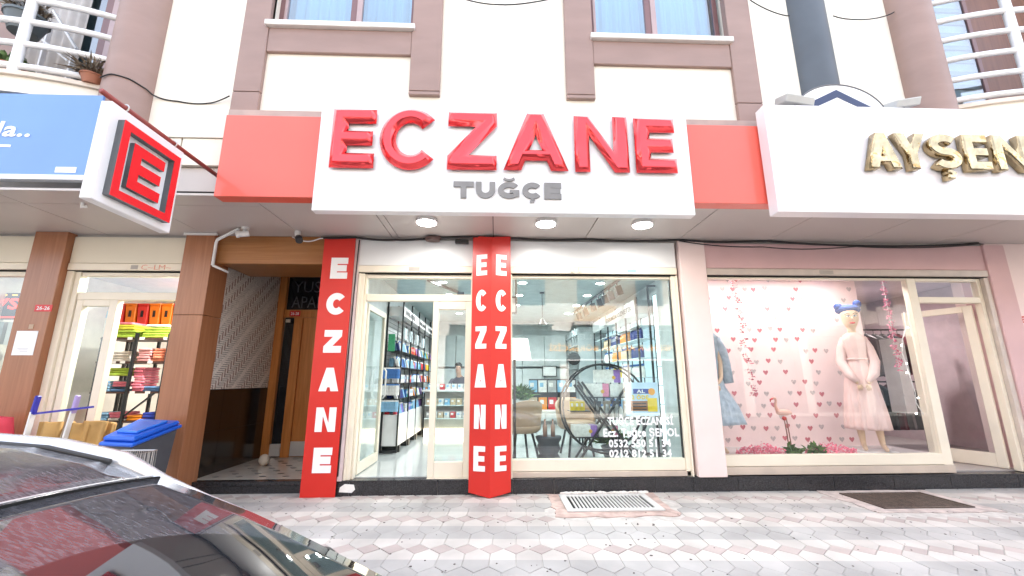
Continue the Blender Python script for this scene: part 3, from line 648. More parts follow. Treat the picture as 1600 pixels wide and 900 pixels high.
# ---- pink piers and wall
t=thing('pink_pier',(3,0,0),'pink painted pier between the pharmacy window and the clothes shop','pillar')
MB().box(2.79,3.19,-.05,.9,.192,3.607).build('face',pinkl,t,bevel=.006)
struct(MB().box(7.75,9.5,-.01,.6,.0,3.607).build('shop_wall',pinkl)); struct(MB().box(7.70,8.05,-.03,.4,-.05,3.58).build('shop_wall',pinkw,bevel=.01))
struct(MB().box(-9,9.5,.034,.34,3.572,3.638).build('light_leak_filler',mat('leak_filler_paint',(.45,.42,.40),.7)))  # filler added to stop light leaking between soffit and shutter boxes
struct(MB().box(-2.10,-2.04,-.035,.12,.19,3.607).build('door_jamb',mat('mauve_jamb',(.62,.50,.50),.6)))
# ================================================================ SHOP FRONTS
def vbar(mb,x0,x1,z0,z1,y0=.06,y1=.16): mb.box(x0,x1,y0,y1,z0,z1)
def piece(p,nm,x0,x1,z0,z1,y0=.06,y1=.16,mt=None,bv=.005): return MB().box(x0,x1,y0,y1,z0,z1).build(nm,mt or creamf,p,bevel=bv)
pf=thing('pharmacy_door_front',(-1.2,.1,.2),'cream framed pharmacy entrance with one leaf closed and one standing open','shop door')
piece(pf,'jamb',-2.04,-1.95,.19,3.05,.02,.18); piece(pf,'jamb',-1.95,-1.92,.19,3.05,.06,.16)
piece(pf,'guide_rail',-2.035,-2.0,.19,3.05,.0,.018); piece(pf,'guide_rail',-.37,-.345,.19,3.05,-.03,.06)
piece(pf,'transom_bar',-1.918,-.372,2.645,2.745); piece(pf,'head',-1.918,-.372,2.99,3.045)
piece(pf,'transom_pane',-1.915,-.375,2.747,2.988,.10,.108,g_shop,0)
x0,x1=-.93,-.372
piece(pf,'leaf_stile',x0,x0+.085,.20,2.64); piece(pf,'leaf_stile',x1-.075,x1,.20,2.64); piece(pf,'leaf_rail',x0+.087,x1-.077,2.52,2.64); piece(pf,'leaf_rail',x0+.087,x1-.077,.20,.40)
piece(pf,'sill',x0,x1,.192,.199,.02,.2)
piece(pf,'leaf_pane',x0+.086,x1-.076,.402,2.518,.10,.108,g_shop,0)
# open left leaf (swung in)
def openleaf(p,x,y0,y1,z0,z1,wd=.05,fw=.09,gm=g_shop,mt=None):
    c=mt or creamf
    MB().box(x,x+wd,y0,y0+fw,z0,z1).build('open_leaf_stile',c,p,bevel=.005); MB().box(x,x+wd,y1-fw,y1,z0,z1).build('open_leaf_stile',c,p,bevel=.005)
    MB().box(x+.002,x+wd-.002,y0+fw,y1-fw,z0,z0+fw*1.6).build('open_leaf_rail',c,p,bevel=.004); MB().box(x+.002,x+wd-.002,y0+fw,y1-fw,z1-fw,z1).build('open_leaf_rail',c,p,bevel=.004)
    MB().box(x+.02,x+.028,y0+fw,y1-fw,z0+fw*1.6,z1-fw).build('open_leaf_pane',gm,p)
openleaf(pf,-1.97,.22,1.28,.215,2.64)
MB().tube([(-1.88,1.16,1.2),(-1.84,1.16,1.25),(-1.84,1.16,1.65),(-1.88,1.16,1.7)],.015,8).build('handle',whitepl,pf,smooth=True)
wf=thing('pharmacy_window_front',(1.5,.1,.2),'large cream framed pharmacy display window','shop window')
piece(wf,'jamb',.212,.235,.19,3.05,.0,.16); piece(wf,'jamb',2.66,2.755,.19,3.05,.03,.16); piece(wf,'guide_rail',2.725,2.75,.19,3.05,.0,.028)
piece(wf,'bottom_rail',.237,2.658,.27,.425,.05,.16); piece(wf,'sill',.215,2.72,.193,.265,.03,.18,mat('beige_sill',(.55,.46,.38),.5)); piece(wf,'head',.237,2.658,3.005,3.045)
piece(wf,'black_gasket',2.645,2.658,.425,3.0,.07,.12,black); piece(wf,'pane',.237,2.645,.425,3.003,.10,.108,g_shop,0)
# window lettering
wl_=[('TUĞÇE ECZANESİ',1.60,2.545,.875,.105),('Ecz. Tuğçe ŞENOL',1.53,2.62,.715,.11),('0532 550 51 34',1.60,2.49,.575,.10),('0212 812 51 34',1.60,2.49,.44,.10)]
for s_,a,b,z,hh in wl_: text('window_lettering',s_,(a,.094,z),(b-a,0,0),(0,0,hh),whitep,wf,.035,.003,fit=(1,'cap'))
ps=thing('window_poster',(2.1,.12,1.2),'small poster AL 2 ÖDE with orange bottles stuck inside the pharmacy window','poster')
MB().box(1.88,2.36,.112,.118,.99,1.46).build('sheet',mat('poster_sky',(.55,.72,.88),.5,var=.1,scale=4),ps)
MB().box(2.0,2.25,.1105,.112,1.30,1.37).build('blue_band',mat('poster_blue',(.02,.05,.3),.5),ps)
text('lettering','AL',(2.05,.1095,1.31),(.12,0,0),(0,0,.05),whitep,ps,.02,.001); text('lettering','2 ÖDE',(1.97,.1095,1.22),(.25,0,0),(0,0,.075),mat('poster_yellow',(.85,.6,.02),.5),ps,.04,.001)
MB().prism([(2.27+.05*math.cos(a*pi/8),.1095,1.33+.05*math.sin(a*pi/8)) for a in range(16)],(0,.002,0)).build('orange_badge',mat('poster_orange',(.85,.35,.02),.5),ps)
MB().box(1.95,2.33,.1095,.1115,1.06,1.20).build('brown_band',mat('poster_brown',(.30,.12,.04),.5),ps); MB().box(2.20,2.34,.109,.1115,1.05,1.24).build('yellow_box',mat('poster_yellow',(.85,.6,.02),.5),ps)
for k in range(3): MB().box(1.98,2.18,.1085,.1095,1.075+k*.04,1.09+k*.04).build('dark_bottle',black,ps)
cf_=thing('clothes_shop_window',(5.4,.1,.2),'cream framed clothes shop window with a door bay at its right','shop window')
piece(cf_,'jamb',3.192,3.215,.19,3.05,.0,.16); piece(cf_,'mullion',6.42,6.56,.20,3.045); 
piece(cf_,'bottom_rail',3.217,6.418,.31,.455,.05,.16); piece(cf_,'sill',3.20,6.55,.20,.305,.03,.18,mat('beige_sill',(.55,.46,.38),.5)); piece(cf_,'head',3.217,6.418,3.02,3.045)
piece(cf_,'pane',3.217,6.418,.456,3.018,.10,.108,g_right,0)
piece(cf_,'jamb',7.56,7.62,.20,3.045); piece(cf_,'jamb',7.62,7.70,.20,3.05,.0,.14,mat('beige_aluminium',(.58,.50,.44),.4)); piece(cf_,'transom_bar',6.562,7.558,2.66,2.75); piece(cf_,'head',6.562,7.558,3.0,3.045); piece(cf_,'transom_pane',6.565,7.555,2.752,2.998,.10,.108,g_right,0)
lf=thing('open_shop_door',(7.5,.2,.2),'cream clothes shop door with clear pane, swung open into the shop','door')
def slab(name,a,b,z0,z1,th,mt,p):
    a=Vector(a);b=Vector(b);d=(b-a).normalized();n=Vector((-d.y,d.x))*th
    return MB().prism([(a.x,a.y,z0),(b.x,b.y,z0),(b.x+n.x,b.y+n.y,z0),(a.x+n.x,a.y+n.y,z0)],(0,0,z1-z0)).build(name,mt,p,bevel=.004 if mt is not g_right else 0)
A_=Vector((7.54,.18));B_=Vector((7.22,1.02)); dd=(B_-A_)
cm=creamf
slab('stile',A_,A_+dd*.12,.22,2.64,.05,cm,lf); slab('stile',A_+dd*.9,B_,.22,2.64,.05,cm,lf); slab('rail',A_+dd*.122,A_+dd*.898,.22,.42,.046,cm,lf); slab('rail',A_+dd*.122,A_+dd*.898,2.54,2.64,.046,cm,lf); slab('pane',A_+dd*.122,A_+dd*.898,.421,2.539,.012,g_right,lf)
MB().tube([(6.62,.30,1.0),(6.68,.30,1.0),(6.68,.30,1.6),(6.62,.30,1.6)],.02,8).build('handle',whitepl,cf_,smooth=True)
# household shop front
hf=thing('household_shop_front',(-5.4,.1,.2),'cream framed sliding door front of the household shop, right side open','shop door')
piece(hf,'jamb',-6.19,-6.10,0,3.05,.0,.14); piece(hf,'jamb',-6.10,-6.03,0,3.05,.04,.18); piece(hf,'jamb',-4.60,-4.53,0,3.05,.04,.16)
piece(hf,'transom_bar',-6.028,-4.602,2.64,2.75); piece(hf,'head',-6.028,-4.602,2.99,3.045); piece(hf,'transom_pane',-6.025,-4.605,2.752,2.988,.10,.108,g_shop,0)
piece(hf,'leaf_stile',-6.02,-5.93,.02,2.638); piece(hf,'leaf_stile',-5.56,-5.45,.02,2.638); piece(hf,'leaf_rail',-5.928,-5.562,2.55,2.638); piece(hf,'leaf_rail',-5.928,-5.562,.02,.2); piece(hf,'leaf_pane',-5.928,-5.562,.2,2.549,.10,.108,g_shop,0)
lw=thing('left_window_front',(-7.5,.1,.2),'cream framed shop window with a red LED sign at the left edge','shop window')
piece(lw,'head',-8.6,-6.66,2.98,3.05); piece(lw,'pane',-8.6,-6.66,.3,2.978,.10,.108,g_shop,0); piece(lw,'bottom_rail',-8.6,-6.66,.1,.298)
# ================================================================ INTERIORS (rooms)
def room(nm,x0,x1,y0,y1,z0,z1,fl,wl2,cl,left=None,right=None,back=None):
    struct(MB().box(x0,x1,y0,y1,z0-.05,z0).build('shop_floor',fl)); struct(MB().box(x0,x1,y0,y1,z1,z1+.05).build('shop_ceiling',cl))
    struct(MB().box(x0-.05,x0,y0,y1,z0-.05,z1+.05).build('shop_wall',left or wl2)); struct(MB().box(x1,x1+.05,y0,y1,z0-.05,z1+.05).build('shop_wall',right or wl2)); struct(MB().box(x0-.05,x1+.05,y1,y1+.05,z0-.05,z1+.05).build('shop_wall',back or wl2))
room('p',-2.10,3.0,.17,7.2,.20,3.32,floorw,wallm,ceilm)
pc=mat('pink_ceiling',(.62,.52,.54),.6); pfz=mat('grey_shop_floor',(.42,.38,.36),.3); pwl=mat('mauve_shop_wall',(.58,.46,.48),.6)
room('c',3.2,9.2,.17,4.0,.21,3.34,pfz,pwl,pc)
room('h',-6.30,-4.35,.17,3.6,.0,3.34,mat('beige_floor',(.45,.40,.36),.4),mat('warm_wall',(.58,.55,.50),.6),mat('warm_ceiling',(.5,.48,.44),.6)) if False else room('h',-7.4,-4.35,.17,4.0,.0,3.34,mat('beige_floor',(.45,.40,.36),.4),mat('warm_wall',(.58,.55,.50),.6),mat('warm_ceiling',(.5,.48,.44),.6))
struct(MB().box(-9.5,-7.46,.6,.8,0,3.4).build('shop_wall',mat('dim_wall',(.2,.2,.19),.6)))
struct(MB().box(2.755,2.79,.17,.9,.19,3.4).build('wall_return',wallm))
# ---- lamps (lit)
def clamp(x,y,z,r,pw,lab,grp,col=(1,.98,.94),h=.03):
    t=thing('ceiling_lamp',(x,y,z),lab,'lamp',grp)
    MB().lathe([(r*1.06,0),(r*1.06,-h*.8),(r*.98,-h)],(x,y,z),24).build('lamp_rim',whitepl,t,smooth='auto')
    MB().lathe([(r*.96,-h*.9),(r*.96,-h*1.15)],(x,y,z),24).build('diffuser',lamp_e,t)
    L=bpy.data.lights.new('lamp_light','AREA'); L.shape='DISK'; L.size=2*r*S; L.energy=pw; L.color=col; L.spread=R(170)
    o=bpy.data.objects.new('lamp_light',L); COL.objects.link(o); o.parent=t; o.location=(0,0,-(h*1.4)*S)
    return t
for x,w_ in ((-.942,'left lamp, above the pharmacy door'),(.668,'middle lamp, right of the V-folded banner'),(1.997,'right lamp, above the pharmacy window')):
    clamp(x,-.74,3.61,.135,2.4,'round lit surface lamp on the soffit, '+w_,'round lamps on the soffit',h=.045)
for i,(x,y) in enumerate([(x,y) for y in (1.7,2.9,4.15,5.5) for x in (-1.02,.5,2.0)]):
    clamp(x,y,3.32,.085,2.7,'round recessed light in the pharmacy ceiling, %s row, %s'%(('first','second','third','fourth')[i//3],('left','middle','right')[i%3]),'pharmacy ceiling lights',(.95,1,1),h=.012)
for x,y,nm in ((4.0,.55,'left'),(4.9,.55,'middle'),(5.8,.55,'right')): clamp(x,y,3.34,.07,2.3,'display spot in the clothes shop window ceiling, '+nm,'display spots in the clothes shop',(1,.97,.93),h=.012)
clamp(7.6,2.6,3.34,.1,8,'lamp in the back room ceiling of the clothes shop',None,(1,.92,.92))
for x,y,nm in ((-5.0,1.0,'front'),(-5.6,2.6,'rear'),): clamp(x,y,3.34,.10,16,nm+' lamp in the household shop ceiling','household shop ceiling lamps',(1,.97,.9))
# ================================================================ PHARMACY CONTENTS
rr=random.Random(11)
PC={'white':(.78,.78,.76),'blue':(.05,.18,.5),'light blue':(.25,.5,.72),'teal':(.03,.35,.38),'yellow':(.8,.6,.04),'red':(.6,.03,.04),'green':(.04,.3,.14),'purple':(.3,.16,.5),'orange':(.8,.28,.03),'pink':(.75,.25,.4),'dark blue':(.02,.04,.2),'beige':(.6,.48,.33),'black':(.02,.02,.02),'grey':(.4,.42,.42)}
def pm(c): return mat('pack_'+c.replace(' ','_'),PC[c],.35,var=.12,scale=25)
packs={}
nth=lambda k:['first','second','third','fourth','fifth','sixth','seventh','eighth','ninth','tenth','eleventh','twelfth','thirteenth','fourteenth','fifteenth'][k-1]
def pack(kind,c,loc,lab,grp,dims,rz=0):
    """box or bottle with a printed label or cap; dims in survey units"""
    key=(kind,c,dims)
    if key not in packs:
        w_,d_,h_=dims; nm={'box':'medicine_box','bottle':'lotion_bottle','bag':'hanging_pack'}[kind]
        t=thing(nm,(0,0,0),'x','x')
        if kind=='box':
            MB().box(-w_/2,w_/2,-d_/2,d_/2,0,h_).build('carton',pm(c),t); MB().box(-w_*.36,w_*.1,-d_/2-.002,-d_/2,h_*.45,h_*.8).build('print',pm('white' if c!='white' else 'light blue'),t)
        elif kind=='bottle':
            MB().lathe([(w_*.48,0),(w_*.5,h_*.1),(w_*.48,h_*.65),(w_*.2,h_*.78),(w_*.2,h_*.84)],(0,0,0),8).build('flask',pm(c),t,smooth='auto'); MB().lathe([(w_*.24,h_*.84),(w_*.24,h_)],(0,0,0),8).build('cap',pm('white' if c not in('white','beige') else 'blue'),t)
        else:
            MB().prism([(-w_/2,-d_/2,0),(w_/2,-d_/2,0),(w_*.46,-d_*.1,h_),(-w_*.46,-d_*.1,h_)],(0,d_*.4,0)).build('blister',pm(c),t); MB().box(-w_/2,w_/2,-d_*.15,0,h_*.75,h_*1.0).build('header_card',pm('white' if c!='white' else 'blue'),t)
        packs[key]=[t,False]
    t,used=packs[key]; grp_=grp
    if not used:
        packs[key][1]=True; t.location=Vector(loc)*S; t.rotation_euler=(0,0,rz); o=t
        for ch in t.children: pass
    else: o=copy_tree(t,loc,rz=rz)
    o['label']=lab; o['category']={'box':'box','bottle':'bottle','bag':'pack'}[kind]; o['group']=grp
    return o
ordn=['lowest','second','third','fourth','fifth','sixth','top']
# left wall shelving
su=thing('shelf_unit',(-2.0,4,.2),'long black framed shelf wall with white base cabinets along the left wall of the pharmacy','shelving')
ys=[2.0,2.85,3.7,4.55,5.4,6.25]; XL,XR=-2.09,-1.80
MB().box(XL,XL+.015,2.0,6.25,.88,2.9).build('back_panel',mat('slatwall',(.56,.58,.58),.5),su)
for k in range(24): MB().box(XL+.015,XL+.022,2.02,6.23,1.0+k*.08,1.01+k*.08).build('slat_groove',mat('slat_dark',(.25,.27,.27),.5),su)
for y in ys:
    for x in (XL,XR): MB().box(x,x+.028,y-.014,y+.014,.22,3.05).build('upright',black,su)
    MB().box(XL,XR,y-.012,y+.012,.22,.26).build('foot_bar',black,su)
for a,b in zip(ys,ys[1:]):
    MB().box(XL,XR+.02,a+.02,b-.02,.33,.88).build('base_cabinet',mat('cabinet_white',(.74,.75,.74),.3),su,bevel=.004); MB().box(XL,XR+.022,a+.2,a+.3,.2,.33).build('cabinet_foot',black,su)
    MB().box(XL,XR+.02,a+.02,b-.02,2.72,2.90).build('header_panel',mat('cabinet_white',(.74,.75,.74),.3),su)
    for z in (1.16,1.45,1.75,2.05): MB().box(XL,XR-.02,a+.015,b-.015,z-.012,z).build('shelf',black,su)
    MB().box(XR+.0,XR+.03,a+.01,b-.01,2.60,2.62).build('cross_rail',black,su)
for y,s_,ln in ((2.15,'ANNE-BEBEK',1.0),(3.7,'AĞIZ BAKIM',.9),(5.0,'VİTAMİN',.8)): text('header_lettering',s_,(XR+.022,y,2.76),(0,ln,0),(0,0,.10),black,su,.03,.003,N=(1,0,0))
cw=['white','light blue','blue','white','teal','yellow','white','purple','green','red','light blue','orange','dark blue']
for bi,(a,b) in enumerate(zip(ys,ys[1:])):
    for li,z in enumerate((.88,1.16,1.45,1.75,2.05)):
        c=rr.choice(cw); y=a+.07; k=0
        kind=rr.choice(['bag','box','bottle','bag']); dm={'bag':(.085,.12,.19),'box':(.075,.10,.15),'bottle':(.06,.06,.19)}[kind]
        while y<b-.06:
            cc=(cc if rr.random()<.55 and y>a+.1 else rr.choice(cw))
            k+=1; pack(kind,cc,(XR-.09,y,z+.001),'%s %s, %s on the %s shelf, %s bay of the left wall'%(cc,{'bag':'hanging pack','box':'carton','bottle':'bottle'}[kind],nth(k),ordn[li],['nearest','second','third','fourth','farthest'][bi]),'goods on the left pharmacy shelves',dm,pi/2); y+=dm[0]+.02
            if bi==0 and rr.random()<.5:
                pack(kind,cc,(XR-.21,y-.06,z+.001),'%s %s behind the %s item, %s shelf, nearest bay of the left wall'%(cc,{'bag':'hanging pack','box':'carton','bottle':'bottle'}[kind],nth(k),ordn[li]),'goods on the left pharmacy shelves',dm,0)
for k in range(5):
    for j,z in enumerate((1.18,1.47,1.77)): pack('bag',['light blue','white','blue'][j],(-2.04+.055*k,1.93,z-.24+.0),'%s blister pack hung on the shelf end, %s row, %s from the left'%(['light blue','white','blue'][j],['lower','middle','upper'][j],['first','second','third','fourth','last'][k]),'packs hung at the shelf end',(.09,.10,.20),0)
for y in (2.2,2.75,3.5,4.3):
    MB().box(XR-.02,XR+.02,y,y+.22,2.28,2.5).build('picture_card',mat('pale_card',(.5,.6,.62),.5),su)
tag(MB().box(-2.02,-1.90,1.9,1.93,2.03,2.35).build('green_bag',pm('green')),'dark green bag hanging at the end of the left pharmacy shelves','bag')
# right wall illuminated shelves
ru=thing('shelf_unit',(2.9,3,.2),'black framed shelf wall with glowing panels along the right wall of the pharmacy','shelving')
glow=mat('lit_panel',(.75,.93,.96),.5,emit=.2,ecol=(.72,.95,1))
MB().box(2.875,2.90,.25,1.36,.42,3.02).build('panel_backing',black,ru)
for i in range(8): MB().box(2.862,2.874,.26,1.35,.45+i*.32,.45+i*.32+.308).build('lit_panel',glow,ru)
ry=[1.6,2.3,3.0,3.7,4.4,5.1]
for y in ry:
    MB().box(2.62,2.65,y-.015,y+.015,.2,3.02).build('upright',black,ru); MB().box(2.94,2.97,y-.015,y+.015,.2,3.02).build('upright',black,ru)
for a,b in zip(ry,ry[1:]):
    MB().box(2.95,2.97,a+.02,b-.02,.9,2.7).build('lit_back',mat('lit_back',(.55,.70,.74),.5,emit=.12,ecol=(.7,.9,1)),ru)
    MB().box(2.60,2.97,a+.02,b-.02,2.72,2.98).build('header_panel',mat('header_grey',(.42,.44,.44),.4),ru)
    MB().box(2.60,2.97,a+.02,b-.02,.25,.88).build('base_cabinet',mat('cabinet_white',(.74,.75,.74),.3),ru)
    for z in (1.2,1.55,1.9,2.25,2.5): MB().box(2.64,2.95,a+.015,b-.015,z-.014,z).build('shelf',mat('glass_shelf',(.7,.8,.8),.2),ru)
text('header_lettering','DERMOKOZMETİK',(2.596,3.65,2.79),(0,-1.9,0),(0,0,.14),black,ru,.03,.003,N=(-1,0,0))
MB().box(2.60,2.63,.9,.93,.2,3.1).build('upright',black,ru); MB().box(2.60,2.98,.9,.93,3.07,3.1).build('top_bar',black,ru)
cw2=['white','blue','light blue','orange','white','teal','beige','white','dark blue','yellow']
for bi,(a,b) in enumerate(zip(ry[:4],ry[1:5])):
    for li,z in enumerate((.88,1.2,1.55,1.9,2.25)):
        y=a+.08; c=rr.choice(cw2)
        kind=rr.choice(['box','bottle','bottle']); dm={'box':(.085,.1,.2),'bottle':(.075,.09,.24)}[kind]
        while y<b-.06:
            pack(kind,c,(2.72,y,z+.001),'%s %s, %s on the %s shelf, %s bay of the right wall'%(c,{'box':'carton','bottle':'bottle'}[kind],nth(int((y-a)/(dm[0]+.015))+1),ordn[li],['nearest','second','third','fourth'][bi]),'goods on the right pharmacy shelves',dm,-pi/2); y+=dm[0]+.015
# grey pigeonhole shelving deeper on the right
gu=thing('pigeonhole_shelf',(2.3,6,.2),'tall grey pigeonhole shelving at the back right of the pharmacy','shelving')
gm=mat('grey_board',(.40,.44,.45),.5)
for y in [5.2,5.6,6.0,6.4,6.8,7.1]: MB().box(2.2,2.95,y-.015,y+.015,.2,2.9).build('side_board',gm,gu)
for z in [.3+.3*i for i in range(9)]: MB().box(2.2,2.93,5.2,7.1,z,z+.02).build('shelf_board',gm,gu)
gb=thing('wall_cupboard',(1,7.1,.2),'pale grey wall cupboards across the back of the pharmacy','cupboard')
for i in range(6): MB().box(-1.9+.68*i,-1.9+.68*i+.67,6.95,7.18,1.9,2.85).build('cupboard_door',mat('pale_grey',(.50,.54,.54),.4),gb,bevel=.005)
for i in range(6): MB().box(-1.9+.68*i,-1.9+.68*i+.67,7.0,7.18,.3,1.84).build('cupboard_door',mat('pale_grey2',(.56,.60,.60),.4),gb,bevel=.005)
t=thing('picture_frame',(1.5,6.9,1.6),'small black framed certificate on the back wall of the pharmacy','picture frame')
m=MB(); 
for a in ((1.42,1.86,1.60,1.62),(1.42,1.86,1.90,1.92),(1.42,1.44,1.62,1.90),(1.84,1.86,1.62,1.90)): m.box(a[0],a[1],6.9,6.93,a[2],a[3])
m.build('frame',black,t); MB().box(1.44,1.84,6.915,6.93,1.62,1.90).build('sheet',whitepl,t)
t=thing('wall_clock',(2.05,6.6,2.0),'round black wall fan hanging at the back right of the pharmacy','fan')
MB().lathe([(.16,0),(.16,.07)],(0,0,0),20).build('x',black) and None
bpy.data.objects.remove(bpy.data.objects['x'])
MB().prism([(2.08+.17*math.cos(a*pi/10),5.15,2.05+.17*math.sin(a*pi/10)) for a in range(20)],(0,.08,0)).build('cage',black,t)
# service counter with person
ct=thing('service_counter',(-.9,4.6,.2),'white pharmacy counter with open shelves of boxes at its front','counter')
MB().box(-1.75,.3,4.62,5.1,.22,1.22).build('front_panel',mat('ribbed_grey',(.42,.42,.40),.5),ct); MB().box(-1.8,.35,4.5,5.2,1.22,1.27).build('counter_top',mat('cabinet_white',(.74,.75,.74),.3),ct,bevel=.01); MB().box(-1.75,.3,4.55,4.62,.2,.36).build('toe_light',mat('lit_strip',(.9,.8,.6),.5,emit=.6,ecol=(1,.85,.6)),ct)
for z in (.6,.9): MB().box(-1.7,.25,4.32,4.6,z,z+.02).build('shelf',mat('glass_shelf',(.7,.8,.8),.2),ct)
for x in (-1.7,-.72,.25): MB().box(x-.015,x+.015,4.31,4.34,.2,1.2).build('leg',black,ct)
for z in (.62,.92,1.27):
    for k in range(13):
        c=rr.choice(['white','white','light blue','beige','grey','red']); pack('box',c,(-1.6+.145*k,4.45 if z<1.2 else 4.6,z+.001),'%s carton, %s from the left on the pharmacy counter, %s'%(c,nth(k+1),{.62:'lower front shelf',.92:'upper front shelf',1.27:'counter top'}[z]),'cartons at the pharmacy counter',(.12,.1,.14))
pr=thing('person',(-.95,5.35,.2),'person with dark hair in a dark top bending over the pharmacy counter','person')
P_=[(-.95,5.45,1.0,(.15,.11)),(-.95,5.42,1.25,(.17,.12)),(-.96,5.36,1.50,(.19,.12)),(-.97,5.30,1.60,(.07,.07)),(-.98,5.24,1.70,(.065,.075)),(-.985,5.20,1.80,(.085,.10)),(-.98,5.21,1.90,(.07,.08)),
 (-1.15,5.36,1.52,.06),(-1.22,5.25,1.36,.05),(-1.10,5.05,1.30,.035),(-1.02,4.95,1.29,.02),(-.77,5.36,1.52,.06),(-.68,5.22,1.36,.05),(-.76,5.02,1.30,.035),(-.83,4.93,1.29,.02),(-.87,5.45,.65,.09),(-.87,5.45,.22,.06),(-1.03,5.45,.65,.09),(-1.03,5.45,.22,.06)]
Ed=[(0,1),(1,2),(2,3),(3,4),(4,5),(5,6),(2,7),(7,8),(8,9),(9,10),(2,11),(11,12),(12,13),(13,14),(0,15),(15,16),(0,17),(17,18)]
pskin=mat('person_skin',(.55,.32,.22),.5)
bd=skinbody('body',P_,Ed,[pskin,mat('dark_top',(.08,.07,.09),.8)],pr)
for p in bd.data.polygons:
    zc=p.center.z/S+.2
    if zc<1.585 and not (p.center.y/S+5.35<5.12): p.material_index=1
MB().ball((-.985,5.25,1.86),.10,.115,.105,12,8).build('hair',mat('dark_hair',(.02,.014,.01),.5),pr,smooth=True)
MB().ball((-.99,5.10,1.79),.016,.025,.022,8,6).build('nose',pskin,pr,smooth=True)
for s_ in(-1,1): MB().ball((-.987+s_*.035,5.118,1.82),.012,.008,.008,8,6).build('eye',black,pr)
MB().box(-1.01,-.965,5.112,5.12,1.748,1.756).build('mouth',mat('lip',(.4,.1,.1),.5),pr)
# ring display stand
rs_=thing('ring_display_stand',(1.7,.95,.2),'black metal ring shaped display stand on crossed legs behind the pharmacy window','display stand')
def ring(cx,cz,rad,y,n=40): return [(cx+rad*math.cos(2*pi*i/n),y,cz+rad*math.sin(2*pi*i/n)) for i in range(n)]
for y in (.72,1.02): MB().tube(ring(1.74,1.07,.68,y),.018,6,closed=True).build('ring',black,rs_,smooth=True)
for z,a,b in ((1.235,1.45,2.25),(.90,1.62,2.28),(.63,1.22,1.95),(1.02,1.18,1.5)): MB().box(a,b,.72,1.03,z-.015,z).build('shelf',black,rs_)
for y in (.72,1.02):
    for p,q in (((1.30,y,1.42),(2.15,y,.22)),((1.37,y,1.47),(2.25,y,.22)),((1.25,y,.22),(2.10,y,1.42))): MB().bar(p,q,.016).build('brace',black,rs_)
def sbox(x0,x1,z0,z1,c,c2,y0,y1,lab,fr=.72):
    t=thing('gift_box',((x0+x1)/2,y0,z0),lab,'box','gift cartons on the ring stand'); xm=x0+(x1-x0)*fr
    MB().box(x0,xm,y0,y1,z0,z1).build('carton',pm(c),t); MB().box(xm,x1,y0-.001,y1,z0,z1).build('coloured_end',pm(c2),t)
    MB().prism([(xm+.03*math.cos(a*pi/4),y0-.003,z0+.08+.03*math.sin(a*pi/4)) for a in range(8)],(0,.003,0)).build('seal',mat('seal_gold',(.7,.4,.05),.4),t)
    return t
sbox(1.62,2.02,1.455,1.66,'white','purple',.78,.98,'white and purple carton on top of the ring stand')
sbox(1.45,1.82,1.236,1.44,'white','pink',.78,1.0,'white and pink carton, left one on the upper shelf of the ring stand'); sbox(1.84,2.20,1.236,1.43,'white','pink',.78,1.0,'white and pink carton, right one on the upper shelf of the ring stand')
sbox(1.22,1.60,.631,.80,'white','purple',.76,1.0,'white and purple carton, left one on the lower shelf of the ring stand'); sbox(1.62,1.93,.631,.79,'white','pink',.76,1.0,'white and pink carton, right one on the lower shelf of the ring stand')
for k in range(7): pack('bottle',['white','grey'][k%2],(1.70+.075*k,.80,.901),'%s tube, %s from the left on the middle shelf of the ring stand'%(['white','grey'][k%2],nth(k+1)),'tubes on the ring stand',(.07,.07,.22))
for k in range(3): pack('box','yellow',(1.23+.08*k,.84,1.021),'yellow carton, %s from the left on the small shelf of the ring stand'%nth(k+1),'small cartons on the ring stand',(.07,.07,.14))
for k in range(4): pack('box',['black','beige'][k%2],(1.66+.16*k,.93,.901),'%s carton behind the tubes on the ring stand, %s from the left'%(['black','beige'][k%2],nth(k+1)),'dark cartons on the ring stand',(.10,.1,.26))
# chairs
tan=mat('tan_leather',(.42,.29,.19),.5); 
def chair(c,rz,lab):
    t=thing('tub_chair',(0,0,0),lab,'chair','tan tub chairs in the pharmacy')
    def shell(u,v):
        a=R(-20+220*u); rr_=.27+.03*v; return Vector((rr_*math.cos(a),rr_*math.sin(a)*.95,.42+.36*v*(.55+.45*math.sin(a*.95))))
    MB().grid(shell,20,5).build('backrest',tan,t,smooth=True,thick=.035)
    MB().lathe([(.22,.36),(.27,.40),(.27,.45),(.2,.47)],(0,0,0),20).build('seat',tan,t,smooth=True)
    for a in (45,135,225,315): MB().bar((.16*math.cos(R(a)),.16*math.sin(R(a)),.37),(.26*math.cos(R(a)),.26*math.sin(R(a)),.0),.012).build('leg',black,t)
    t.location=Vector(c)*S; t.rotation_euler=(0,0,rz); t.scale=(1.25,1.25,1.25); return t
chair((.42,1.25,.2),R(200),'tan tub chair with black legs at the left side of the pharmacy window')
chair((1.45,1.75,.2),R(10),'tan tub chair seen through the ring display stand')
t=thing('side_table',(.88,1.2,.2),'dark grey ribbed pouf table carrying two bottles in the pharmacy window','side table')
MB().lathe([(.16,0),(.19,.05),(.15,.12),(.2,.2),(.17,.28),(.215,.36),(.215,.39),(.0,.39)],(.88,1.2,.2),20).build('body',mat('dark_fabric',(.07,.075,.09),.6),t,smooth=True)
for x in (.82,.95):
    t=thing('glass_bottle',(x,1.15,.59),'slim rosy glass bottle on the dark pouf, %s of two'%('left' if x<.9 else 'right'),'bottle','bottles on the pouf')
    MB().lathe([(.035,0),(.038,.16),(.014,.2),(.014,.25)],(x,1.15,.59),10).build('flask',mat('rosy_glass',(.5,.33,.27),.15),t,smooth=True); MB().lathe([(.016,.25),(.016,.27)],(x,1.15,.59),8).build('cap',gold,t)
